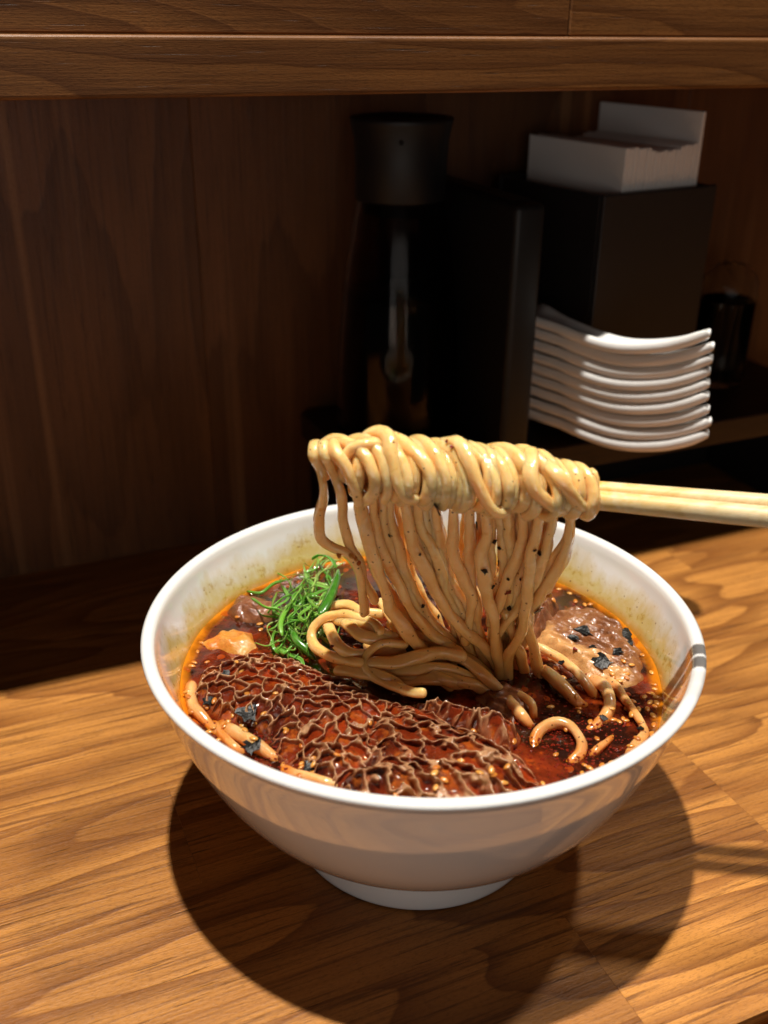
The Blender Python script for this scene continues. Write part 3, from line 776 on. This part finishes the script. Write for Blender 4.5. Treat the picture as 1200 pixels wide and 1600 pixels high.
pile([(620, 330), (740, 380), (860, 430), (980, 480), (1100, 520)], [.089, .090, .090, .088], .0028, PL, 213, group=PG)
pile([(420, 560), (600, 530), (780, 500), (950, 480)], [.085, .087, .088, .087], .0028, PL, 214, group=PG)
pile([(500, 600), (640, 640), (800, 640), (960, 600)], [.081, .082, .083, .083], .0029, PL, 215, group=PG)
for i in range(10):
    x0 = hr.uniform(420, 760); y0 = hr.uniform(420, 700)
    pile([(x0, y0), (x0+120, y0+hr.uniform(-30, 30)), (x0+280, y0+hr.uniform(-40, 60)), (x0+430, y0+hr.uniform(0, 110))], [.080, .083, .083, .078], .0026, PL, 220+i, group=PG)

# noodles half sunk in the broth
Z3 = lambda x, y: (800+x/4.444, 860+y/4.444)
ZL = lambda x, y: (270+x/4, 960+y/4)
SG = 'noodles half sunk in the broth at the right'
def sunk(pts, zs, r, label, seed, zm):
    zs = list(np.interp(np.linspace(0, 1, len(pts)), np.linspace(0, 1, len(zs)), zs))
    a, b = np.array(pts[0], float), np.array(pts[1], float); y, z = np.array(pts[-1], float), np.array(pts[-2], float)
    pts = [tuple(a+(a-b)*.45)]+list(pts)+[tuple(y+(y-z)*.45)]
    zs = [v_-.0009 for v_ in zs]; zs = [min(zs[0]-.004, SZ-.005)]+zs+[min(zs[-1]-.004, SZ-.005)]     # both ends dive under the surface
    return pile(pts, zs, r*.92, label, seed, zm=zm, mat=M_SOAKED)
sunk([(120, 660), (200, 690), (300, 735), (400, 805), (490, 895), (560, 990), (620, 1090)], [.082, .0815, .081, .0805, .0795, .0765, .072], .0030, 'pale thick noodle lying along the meat slice edge into the broth', 301, Z3)
sunk([(560, 900), (620, 930), (660, 985), (672, 1060), (650, 1150), (600, 1220), (520, 1275)], [.076, .0785, .0795, .0785, .077, .0755, .0735], .0030, 'noodle curving down beside the pale thick noodle, end stained orange', 302, Z3)
sunk([(690, 900), (720, 930), (770, 1010), (830, 1105), (888, 1180), (912, 1245), (885, 1330), (830, 1425)], [.0765, .078, .078, .078, .0785, .079, .0785, .077], .0025, 'long noodle running down the right edge of the broth', 303, Z3)
sunk([(165, 1420), (158, 1320), (200, 1235), (285, 1192), (385, 1202), (462, 1262), (488, 1335), (450, 1430), (360, 1520)], [.0742, .0765, .0785, .079, .079, .0785, .078, .0765, .0735], .0024, 'noodle loop standing out of the broth near the front right rim', 304, Z3)
sunk([(240, 850), (300, 905), (380, 975), (450, 1045), (510, 1100)], [.079, .080, .079, .077, .073], .0031, 'short pale noodle stub just right of the hanging strands', 305, Z3)
sunk([(700, 1290), (650, 1335), (600, 1390), (540, 1450)], [.074, .0765, .0765, .074], .0024, 'short orange noodle tip between the loop and the right edge', 306, Z3)
sunk([(-10, 1050), (50, 1110), (95, 1165), (140, 1230)], [.079, .0795, .079, .075], .0025, 'noodle end sinking beside the frilled tripe, nearer one', 307, Z3)
sunk([(30, 1000), (100, 1040), (145, 1100), (155, 1180)], [.078, .0795, .079, .075], .0024, 'noodle end sinking beside the frilled tripe, farther one', 308, Z3)
sunk([(108, 470), (130, 545), (160, 610), (230, 690), (300, 760)], [.0765, .0785, .0775, .0755, .074], .0026, 'orange stained noodle hugging the left rim', 309, ZL)
sunk([(330, 700), (410, 745), (500, 800), (580, 850), (660, 920)], [.0765, .0785, .0785, .077, .0745], .0030, 'pale noodle in the broth between tripe and front left rim', 310, ZL)
sunk([(250, 690), (320, 770), (390, 835), (440, 870)], [.0745, .0765, .0765, .074], .0026, 'orange noodle piece along the front left rim', 311, ZL)
sunk([(720, 980), (830, 1015), (930, 1050), (1020, 1080)], [.0760, .0785, .0785, .077], .0026, 'pale noodle under the front rim left of centre', 312, ZL)

# ------------------------------------------------------------------ chopsticks
def chopstick(p0, p1, r0, r1, label, seed):
    P = [p0+(p1-p0)*t for t in np.linspace(0, 1, 60)]
    V, F = tube(P, np.linspace(r0, r1, 8), 20, sq=.35, wob=.012, seed=seed, resample=False)
    st = np.exp(-np.linalg.norm(V-B(905, 772, d=0), axis=1)/.020)
    o = obj('chopstick', V, F, M_BAMBOO, attrs={'stain': np.clip(st*1.4, 0, 1)})
    return tag(o, label, 'chopstick')
def ext(a, b, t): return a+(b-a)*t
c0 = B(700, 758, d=-.002); c1 = B(1200, 808, d=-.0035)
chopstick(c0, ext(c0, c1, 1.75), .0028, .0040, 'pale bamboo chopstick nearer the viewer, yellow stained at the noodles', 1)
c0 = B(640, 742, d=.005); c1 = B(1200, 788, d=.0045)
chopstick(c0, ext(c0, c1, 1.75), .0027, .0038, 'pale bamboo chopstick partly hidden behind the nearer one', 2)

# ------------------------------------------------------------------ things that lie on the food: found by casting down the line of sight
bpy.context.view_layer.update()
VV = []; FF = []; off = 0
for o in FOOD:
    me = o.data; n = len(me.vertices); a = np.empty(n*3); me.vertices.foreach_get('co', a); a = a.reshape(-1, 3)+np.array(o.location)
    VV.append(a); FF.extend([[i+off for i in p.vertices] for p in me.polygons]); off += n
bvh = BVHTree.FromPolygons(np.vstack(VV).tolist(), FF)
def hit(px, py):
    v = ((px-600.0)/F_PX)*_r - ((py-800.0)/F_PX)*_u + _w
    h = bvh.ray_cast(Vector(CAM), Vector(v))
    return (np.array(h[0]), np.array(h[1])) if h[0] is not None else (None, None)

def seed_mesh():
    me = bpy.data.meshes.new('sesame_seed'); bm = bmesh.new(); bmesh.ops.create_uvsphere(bm, u_segments=10, v_segments=7, radius=1)
    for v in bm.verts:
        t = (v.co.x+1)/2; k = .62+.42*t-.25*t*t*t
        v.co = Vector((v.co.x*.00165, v.co.y*.00105*k*1.2, v.co.z*.0006*k*1.2))
    for f in bm.faces: f.smooth = True
    bm.to_mesh(me); bm.free(); me.materials.append(M_SESAME); return me
SEED = seed_mesh()
seeds = [ZL(*p) for p in [(155, 235), (120, 325), (135, 303), (400, 300), (430, 347), (460, 487), (260, 540), (210, 575), (95, 515), (88, 485), (375, 630), (345, 670), (322, 698), (440, 695), (520, 680), (570, 620), (710, 730), (450, 725), (410, 805), (290, 785), (230, 735), (880, 937), (875, 985), (875, 897), (805, 955), (690, 940), (1025, 880), (550, 97), (545, 62), (405, 17), (115, 605), (805, 820), (180, 180), (215, 300)]]
Z2 = lambda x, y: (540+x/3.75, 1040+y/3.75)
seeds += [Z2(*p) for p in [(530, 600), (522, 630), (578, 670), (530, 715), (785, 630), (865, 640), (985, 443), (750, 382), (295, 765), (1155, 692)]]
seeds += [Z3(*p) for p in [(257, 312), (285, 343), (440, 355), (400, 300), (325, 272), (545, 375), (505, 380), (310, 820), (695, 855), (795, 890), (790, 858), (775, 770), (830, 795), (840, 1050), (545, 1195), (465, 1125), (375, 1240), (305, 1420), (505, 1495), (540, 1515), (485, 1550), (625, 1495), (690, 1480), (825, 1360), (970, 850), (988, 935), (975, 1000), (1002, 1022), (955, 995), (992, 965), (958, 1057), (1005, 1060), (990, 1085), (940, 1105), (880, 1105), (980, 1150), (985, 1215), (965, 1275), (905, 728), (360, 885), (770, 1170), (590, 1310)]]
seeds += [(555, 873), (548, 868), (538, 880), (560, 880), (530, 866)]
sr = random.Random(11)
seeds += [(sr.gauss(985, 22), sr.gauss(1110, 40)) for _ in range(12)]+[(sr.gauss(380, 60), sr.gauss(1130, 35)) for _ in range(8)]+[(sr.uniform(860, 1000), sr.uniform(1080, 1200)) for _ in range(6)]+[(sr.uniform(440, 800), sr.uniform(1170, 1240)) for _ in range(6)]
for (px, py) in seeds:
    p, n = hit(px, py)
    if p is None: continue
    o = bpy.data.objects.new('sesame_seed', SEED); COL.objects.link(o)
    nz = Vector(n).lerp(Vector((0, 0, 1)), .6).normalized()
    q = nz.to_track_quat('Z', 'Y')
    o.rotation_euler = (q.to_matrix()@Matrix.Rotation(sr.uniform(0, 6.28), 3, 'Z')).to_euler()
    o.location = p+np.array(n)*.0002; s = sr.uniform(.72, 1.05); o.scale = (s, s*sr.uniform(.9, 1.1), s)
    tag(o, 'tiny golden sesame seed floating on the red broth and toppings', 'sesame seed', 'sesame seeds scattered over the broth')

def flake(px, py, size, seed, label, group=None, mat=None, name='seaweed_flake', elong=1.0):
    p, n = hit(px, py)
    if p is None: return
    r = np.random.default_rng(seed); k = 13
    ang = np.sort(r.uniform(0, 2*math.pi, k)); rad = size*r.uniform(.5, 1.15, k)
    nz = Vector(n).lerp(Vector((0, 0, 1)) if p[2] < .092 else Vector(n), .65).normalized(); q = nz.to_track_quat('Z', 'Y').to_matrix()@Matrix.Rotation(r.uniform(0, 6.28), 3, 'Z')
    V = []; F = []
    def pt(a, rr, zo):
        x = rr*math.cos(a)*elong; y = rr*math.sin(a)
        z = zo+size*.07*math.sin(x/size*2.3+seed)+size*.07*math.cos(y/size*2.9+seed)
        return np.array(q@Vector((x, y, z)))+p+n*.0006
    th = .00015
    for side in (th, -th):
        V.append(pt(0, 0, side))
        for rr in (.5, 1.0):
            for a, ra in zip(ang, rad): V.append(pt(a, ra*rr, side))
    for s in (0, 1):
        b = s*(1+2*k)
        for i in range(k):
            j = (i+1) % k
            t = [[b, b+1+i, b+1+j], [b+1+i, b+1+k+i, b+1+k+j, b+1+j]]
            F += t if s == 0 else [x[::-1] for x in t]
    for i in range(k):
        j = (i+1) % k; b = 1+2*k
        F.append([1+k+i, b+1+k+i, b+1+k+j, 1+k+j])
    tag(obj(name, V, F, mat or M_NORI, smooth=False), label, 'seaweed' if mat is None else 'chilli', group)
flake(942, 1035, .0045, 1, 'largest crumpled black seaweed piece lying on the meat slice')
flake(977, 992, .0036, 2, 'black seaweed piece on the meat slice close to the right wall of the bowl')
flake(911, 985, .0026, 3, 'narrow black seaweed sliver in the middle of the meat slice', elong=1.7)
flake(895, 997, .0017, 4, 'tiny black seaweed sliver left of the narrow one on the meat slice', elong=1.6)
flake(841, 952, .0022, 5, 'black seaweed bit on the frilly offal piece')
flake(965, 1018, .0024, 81, 'black seaweed scrap between the two big pieces on the meat slice')
flake(925, 1012, .0018, 82, 'black seaweed crumb above the largest piece on the meat slice')
flake(985, 1005, .0020, 83, 'black seaweed crumb at the outer corner of the meat slice')
flake(878, 1035, .0013, 6, 'black seaweed bit stuck on the pale thick noodle')
flake(942, 1122, .0017, 7, 'black seaweed bit on the curved noodle at the right')
flake(1003, 1141, .0017, 8, 'black seaweed bit on the long noodle at the right edge')
flake(353, 1051, .0020, 9, 'black seaweed bit resting on the left end of the tripe')
flake(387, 1113, .0042, 10, 'black seaweed clump beside the lower edge of the tripe')
flake(330, 1094, .0030, 11, 'black seaweed clump at the left tip of the tripe')
flake(395, 1164, .0036, 12, 'black seaweed clump in the broth near the front left rim')
flake(480, 1194, .0026, 13, 'black seaweed clump in the broth below the tripe')
flake(640, 1012, .0024, 14, 'black seaweed bit in the noodle heap')
for i, (x, y, s) in enumerate([(540, 372, .0032), (678, 437, .0016), (746, 494, .0011), (770, 516, .0009), (758, 575, .0015), (710, 603, .0020), (922, 535, .0012), (900, 524, .0008), (810, 744, .0014), (740, 662, .0009), (800, 632, .0008), (536, 775, .0009), (480, 735, .0009), (852, 634, .0008), (360, 470, .0007), (150, 380, .0007), (468, 540, .0007)]):
    flake(*Z1(x, y), s, 30+i, 'largest black seaweed flake stuck to the hanging noodles below the bundle' if i == 0 else 'black seaweed speck stuck on the hanging noodle strands', None if i == 0 else 'seaweed specks on the hanging noodles')
for i, (px, py, s) in enumerate([(898, 1015, .0012), (706, 700, .0008), (700, 690, .0007), (793, 925, .0018), (520, 1010, .0009)]):
    flake(px, py, s, 60+i, 'small red chilli flake stuck on noodles and toppings', 'chilli flakes on noodles and toppings', M_CHILI, 'chilli_flake')

# fine chilli sediment, far too many grains to count
V = []; F = []
for i in range(1500):
    if sr.random() < .5: px, py = sr.gauss(900, 70), sr.gauss(1150, 45)
    elif sr.random() < .6: px, py = sr.gauss(430, 80), sr.gauss(1165, 45)
    else: px, py = sr.uniform(290, 1030), sr.uniform(880, 1230)
    p, n = hit(px, py)
    if p is None or p[2] > SZ+.0015 or np.hypot(p[0], p[1]) > .09: continue
    s = sr.uniform(.0003, .00085); b = len(V)
    ax_ = np.array([sr.uniform(-1, 1), sr.uniform(-1, 1), 0]); ax_ /= np.linalg.norm(ax_)+1e-9; bx = np.array([-ax_[1], ax_[0], 0])
    c = p+np.array([0, 0, .0001])
    V += [c+ax_*s, c+bx*s*.7, c-ax_*s, c-bx*s*.7, c+np.array([0, 0, s*.5]), c-np.array([0, 0, s*.4])]
    F += [[b, b+1, b+4], [b+1, b+2, b+4], [b+2, b+3, b+4], [b+3, b, b+4], [b+1, b, b+5], [b+2, b+1, b+5], [b+3, b+2, b+5], [b, b+3, b+5]]
o = obj('chilli_sediment', V, F, M_CHILI, smooth=False); o['kind'] = 'stuff'; o['label'] = 'fine red chilli grains drifting in the broth'; o['category'] = 'chilli'

# ------------------------------------------------------------------ green onion shreds
def ribbon(P, w, th, seed):
    C = crom(P, .0016); n = len(C); T = np.gradient(C, axis=0); T /= np.linalg.norm(T, axis=1)[:, None]+1e-12
    V = []; F = []; r = np.random.default_rng(seed); roll = r.uniform(0, 3.1); tw = r.uniform(-60, 60)
    N = np.cross(T[0], [0.13, .2, .97]); N /= np.linalg.norm(N)
    for i in range(n):
        N = N-T[i]*(N@T[i]); N /= np.linalg.norm(N); Bn = np.cross(T[i], N)
        a = roll+tw*i*.0016; A = N*math.cos(a)+Bn*math.sin(a); Bb = -N*math.sin(a)+Bn*math.cos(a)
        t = i/(n-1); ww = w*(.35+.65*min(1, t*14, (1-t)*5))
        for (x, y) in ((-1, .35), (-.5, -.05), (0, -.18), (.5, -.05), (1, .35), (.5, .2), (0, .07), (-.5, .2)):
            V.append(C[i]+A*x*ww+Bb*(y*ww))
    for i in range(n-1):
        for k in range(8): F.append([i*8+k, i*8+(k+1) % 8, (i+1)*8+(k+1) % 8, (i+1)*8+k])
    F.append(list(range(8))[::-1]); F.append([(n-1)*8+k for k in range(8)])
    return V, F
GR = random.Random(21)
def shred(pts, zs, w, seed, label, group=None):
    P = [B(px, py, z=zz) for (px, py), zz in zip(pts, zs)]
    V, F = ribbon(P, w, .0003, seed)
    tag(obj('green_onion_shred', V, F, M_GREEN), label, 'green onion', group)
shred([(392, 935), (415, 950), (440, 955), (462, 985)], [.083, .084, .084, .082], .0010, 1, 'green onion shred sticking out farthest to the left of the pile')
shred([(455, 985), (462, 1000), (480, 1015), (492, 1030)], [.086, .085, .083, .080], .0017, 2, 'bright green onion blade hanging down toward the tripe')
shred([(500, 960), (515, 930), (527, 890)], [.094, .096, .094], .0024, 3, 'broad green onion blade standing at the right of the pile')
shred([(488, 875), (500, 868), (515, 873), (525, 888)], [.088, .091, .091, .089], .0016, 4, 'green onion curl at the very back of the pile')
for i in range(100):
    cx_ = 478+GR.gauss(0, 25); cy_ = 945+GR.gauss(0, 30)-(cx_-478)*.55
    hgt_ = .0175*math.exp(-((cx_-488)/48)**2-((cy_-938)/58)**2)
    L_ = GR.uniform(28, 78); ang = GR.gauss(.95, .55) if GR.random() < .7 else GR.uniform(0, 3.1)
    dx, dy = math.cos(ang)*L_/2, -math.sin(ang)*L_/2
    bend = GR.uniform(-20, 20); b2 = GR.uniform(-14, 14)
    z0 = SZ+.0015+hgt_*GR.uniform(.35, 1.0)
    nxp, nyp = -dy/L_*2, dx/L_*2
    pts = [(cx_-dx, cy_-dy), (cx_-dx*.4+nxp*bend, cy_-dy*.4+nyp*bend), (cx_+dx*.3+nxp*b2, cy_+dy*.3+nyp*b2), (cx_+dx, cy_+dy)]
    zs = [z0-GR.uniform(.001, .005), z0+.001, z0+.001, z0-GR.uniform(.001, .005)]
    shred(pts, [max(v, SZ+.0006) for v in zs], GR.uniform(.00035, .0008) if GR.random() < .9 else .0013, 30+i, 'thin green onion shred in the pile beside the noodles', 'green onion shreds in the pile')

# ------------------------------------------------------------------ condiments under the ledge
RZ = 0.082   # top of the low riser
riser = thing('condiment_riser', (0.19, 0.22, 0), 'low black wooden riser carrying the bottle, holders and spoons under the ledge', 'riser')
V, F = box_mesh(.045, .385, .160, .270, RZ-.016, RZ, .0012, 2); obj('top_board', V, F, M_EDGE, riser, smooth=False)
for xa in (.050, .365):
    V, F = box_mesh(xa, xa+.014, .166, .268, 0.0006, RZ-.0163, .001, 1); obj('side_panel', V, F, M_BLACK, riser, smooth=False)
V, F = box_mesh(.0645, .3645, .258, .268, 0.0006, RZ-.0163, .001, 1); obj('back_panel', V, F, M_BLACK, riser, smooth=False)

# soy sauce bottle
bc = np.array([.0895, .2230, RZ+.0004])
HK = .926
bot = thing('sauce_bottle', bc, 'tall clear glass soy sauce bottle with a black flared cap', 'bottle')
go = [(0, 0), (.030, 0), (.0345, .002), (.0355, .006), (.0352, .030), (.0340, .060), (.0315, .090), (.0275, .120), (.0245, .1385), (.0238, .1425)]
gi = [(.0216, .1425), (.0224, .138), (.0254, .119), (.0294, .089), (.0319, .060), (.0331, .030), (.0334, .009), (.0320, .0045), (0, .0042)]
def hk(p): return [(r_, z_*HK) for r_, z_ in p]
def sp_(p): return smooth_prof(hk(p), 0)
V, F = lathe(sp_(go)+sp_(gi), 64, bc); obj('glass_body', V, F, M_DGLASS, bot)
liq = [(0, .0046), (.0316, .0049), (.0330, .0094), (.0327, .030), (.0316, .058), (.0291, .0865), (.0287, .0890), (0, .0888)]
V, F = lathe(hk(liq), 64, bc); obj('soy_sauce', V, F, M_SOY, bot)
cp = [(0, .1350), (.0205, .1350), (.0208, .1428), (.0240, .1430), (.0246, .1440), (.0246, .165), (.0252, .176), (.0268, .1845), (.0276, .1868), (.0270, .1878), (.0235, .1880), (.0225, .1870), (0, .1866)]
V, F = lathe(hk(cp), 64, bc); cap = obj('cap', V, F, M_CAP, bot)
hd = (CAM-bc); hd[2] = 0; hd /= np.linalg.norm(hd)
hc = bc+hd*.0257+np.array([0, 0, .1765*HK])
P = [hc-hd*.001, hc+hd*.0004]
V, F = tube(P, .0013, 14, resample=False, cap=False, wob=0); obj('vent_hole', V, F, simple('hole_black', (.001, .001, .001), .9).m, cap)

# tall thin black box
boxa = thing('menu_box', (.128, .206, RZ), 'tall narrow black box standing between the bottle and spoons', 'box')
V, F = box_mesh(.1190, .1368, .150, .262, RZ+.0004, .2205, .0035, 3); obj('shell', V, F, M_BLACK, boxa)
V, F = box_mesh(.1220, .1340, .160, .255, .2206, .2212, .0002, 1); obj('lid_inset', V, F, M_CAP, boxa, smooth=False)

# napkin holder
NA = math.radians(8.5); NPV = np.array([.1845, .170, 0]); nc = np.array([.222, .215, RZ])
hold = thing('napkin_holder', nc, 'black open-topped box holding upright paper napkins behind the spoons', 'holder')
def hbox(nm, x0, x1, y0, y1, z0, z1, bev=.0012, mat=None):
    V, F = box_mesh(x0, x1, y0, y1, z0, z1, bev, 2); V = rotz(V, NPV, NA); return obj(nm, V, F, mat or M_HOLDER, hold, smooth=False)
hx0, hx1, hy0, hy1, hz = .1845, .2715, .170, .262, .2190
hbox('front_panel', hx0, hx1, hy0, hy0+.003, RZ+.0004, hz, .001)
hbox('side_panel', hx0+.0002, hx0+.003, hy0+.0032, hy1-.0032, RZ+.0004, hz-.0006, .001)
hbox('side_panel', hx1-.003, hx1-.0002, hy0+.0032, hy1-.0032, RZ+.0004, hz-.0006, .001)
hbox('back_panel', hx0, hx1, hy1-.003, hy1, RZ+.0004, hz, .001)
hbox('base_panel', hx0+.0034, hx1-.0034, hy0+.0034, hy1-.0034, RZ+.0006, RZ+.0036, .0005)
stack = thing('napkin_stack', (.225, .215, RZ+.004), 'stack of folded white paper napkins standing in the black holder', 'napkins')
nx = 17
for i in range(nx):
    xa = .2015+i*(.055/nx); zt = .2412+rj.uniform(-.0006, .0006) - (.0026 if 4 < i < 14 else 0)*math.sin((i-4)/10*math.pi)
    V, F = box_mesh(xa, xa+.055/nx-.0003, hy0+.0045+rj.uniform(0, .0006), hy1-.006, RZ+.004, zt, .0006, 2)
    V = rotz(V, NPV, NA); obj('napkin', V, F, M_NAPKIN, stack, smooth=False)
V, F = box_mesh(.2567, .2590, hy0+.0045, hy1-.0045, RZ+.004, .2580, .0006, 2); V = rotz(V, NPV, NA)
tag(obj('napkin', V, F, M_NAPKIN, smooth=False), 'single folded paper napkin standing taller than the stack in the holder', 'napkin')

# small glass jar behind
jc = np.array([.327, .222, RZ+.0004])
jar = thing('glass_jar', jc, 'small clear glass jar with rounded lid behind the spoon handles', 'jar')
V, F = lathe([(0, 0), (.0165, 0), (.0178, .0015), (.018, .006), (.018, .056), (.0172, .056), (.0170, .006), (.0160, .003), (0, .003)], 48, jc); obj('glass_body', V, F, M_THIN, jar)
V, F = lathe([(.0183, .0565), (.0186, .060), (.0178, .069), (.0150, .0755), (.0090, .0795), (0, .0806), (0, .0790), (.0085, .0780), (.0140, .0742), (.0168, .0680), (.0174, .0600), (.0172, .0565)], 48, jc, close=False); obj('lid', V, F, M_THIN, jar)
for i in range(9):
    a = i*2.4; r_ = .0035+.0085*((i*.37) % 1)
    b0 = jc+np.array([r_*math.cos(a), r_*math.sin(a), .0034]); b1 = jc+np.array([r_*1.1*math.cos(a+.4), r_*1.1*math.sin(a+.4), .054])
    V, F = tube([b0+(b1-b0)*t for t in np.linspace(0, 1, 5)], .0011, 8, resample=False, wob=0); obj('wooden_pick', V, F, M_WOODPICK, jar)

# porcelain spoons
low = B(1000, 693, z=.0985); hdg = np.array([.30, -.954])
def on_plane(px, py):   # vertical plane through the handle
    nrm = np.array([-hdg[1], hdg[0], 0]); v = ((px-600.0)/F_PX)*_r - ((py-800.0)/F_PX)*_u + _w
    t = ((low-CAM)@nrm)/(v@nrm); return CAM+v*t
spx = [(1103, 679), (1078, 686), (1045, 692), (1000, 693), (960, 687), (915, 671), (870, 650), (835, 633)]
SP = [on_plane(*p) for p in spx]
bk = SP[-1]-SP[-2]; bk = np.array([.03, 1.0, 0])
zf = SP[-1][2]
zb = RZ+.0072
e_ = SP[-1]
SP += [np.array([*(e_+bk*.018)[:2], zb+.002]), np.array([*(e_+bk*.034)[:2], zb]), np.array([*(e_+bk*.048)[:2], zb+.002])]
spine = crom(SP, .002); ns_ = len(spine)
print('spoon spine', np.round(SP, 4).tolist())
sl = np.r_[0, np.cumsum(np.linalg.norm(np.diff(spine, axis=0), axis=1))]; sl /= sl[-1]
side = np.array([-hdg[1], hdg[0], 0]); side /= np.linalg.norm(side)
def spoon_mesh():
    V = []; F = []
    hw = np.interp(sl, [0, .02, .06, .3, .55, .66, .8, .92, 1], [.0030, .0055, .0066, .0072, .0080, .012, .0175, .0150, .004])
    dp = np.interp(sl, [0, .05, .3, .55, .7, .85, 1], [.0010, .0022, .0028, .0032, .009, .011, .003])
    th = np.interp(sl, [0, .03, .5, .66, 1], [.0056, .0070, .0070, .0052, .0040])
    for i in range(ns_):
        c = spine[i]; row = []; t_ = th[i]
        for a in np.linspace(-.82, .82, 9): row.append(c+side*hw[i]*a+np.array([0, 0, t_*.5-dp[i]*(1-(a/.82)**2)*.8]))
        und = [c+side*hw[i]*a+np.array([0, 0, -t_*.5-(dp[i]-.003 if dp[i] > .003 else 0)*(1-a*a)]) for a in np.linspace(.82, -.82, 9)]
        ring = row+[c+side*(hw[i]+.0006)]+und+[c-side*(hw[i]+.0006)]
        V += ring
    m = 20
    for i in range(ns_-1):
        for k in range(m): F.append([i*m+k, i*m+(k+1) % m, (i+1)*m+(k+1) % m, (i+1)*m+k])
    e0 = np.mean(V[:m], axis=0)+np.array([hdg[0], hdg[1], 0])*.0018; e1 = np.mean(V[-m:], axis=0)-np.array([hdg[0], hdg[1], 0])*.0018
    V += [e0, e1]; a = len(V)-2
    for k in range(m): F.append([a, (k+1) % m, k]); F.append([a+1, (ns_-1)*m+k, (ns_-1)*m+(k+1) % m])
    return np.array(V), F
V, F = spoon_mesh()
sp0 = obj('soup_spoon', V, F, M_SPOON); sbm = sp0.modifiers.new('Subdivision', 'SUBSURF'); sbm.levels = 1; sbm.render_levels = 1
ordw = ['lowest', 'second from bottom', 'third from bottom', 'fourth from bottom', 'middle', 'fourth from top', 'third from top', 'second from top', 'topmost']
dzs = [0, .0070, .0140, .0213, .0280, .0347, .0413, .0479, .0548]
for i in range(9):
    o = sp0 if i == 0 else sp0.copy()
    if i: COL.objects.link(o)
    o.location = sp0.location+Vector((0, 0, dzs[i]-dzs[0])) if i else o.location
    if i: o.location += Vector((rj.uniform(-.0008, .0008), rj.uniform(-.0008, .0008), 0))-Vector((_r[0], _r[1], 0))*.0080*(dzs[i]/.058); o.rotation_euler = (Matrix.Rotation(math.radians(2.4)*i/8, 3, Vector(side))@Matrix.Rotation(rj.uniform(-.012, .012), 3, 'Z')).to_euler(); o.location.z += .0009*i/8
    tag(o, 'white porcelain soup spoon, %s in the stack of nine beside the napkins' % ordw[i], 'spoon', 'stacked soup spoons')
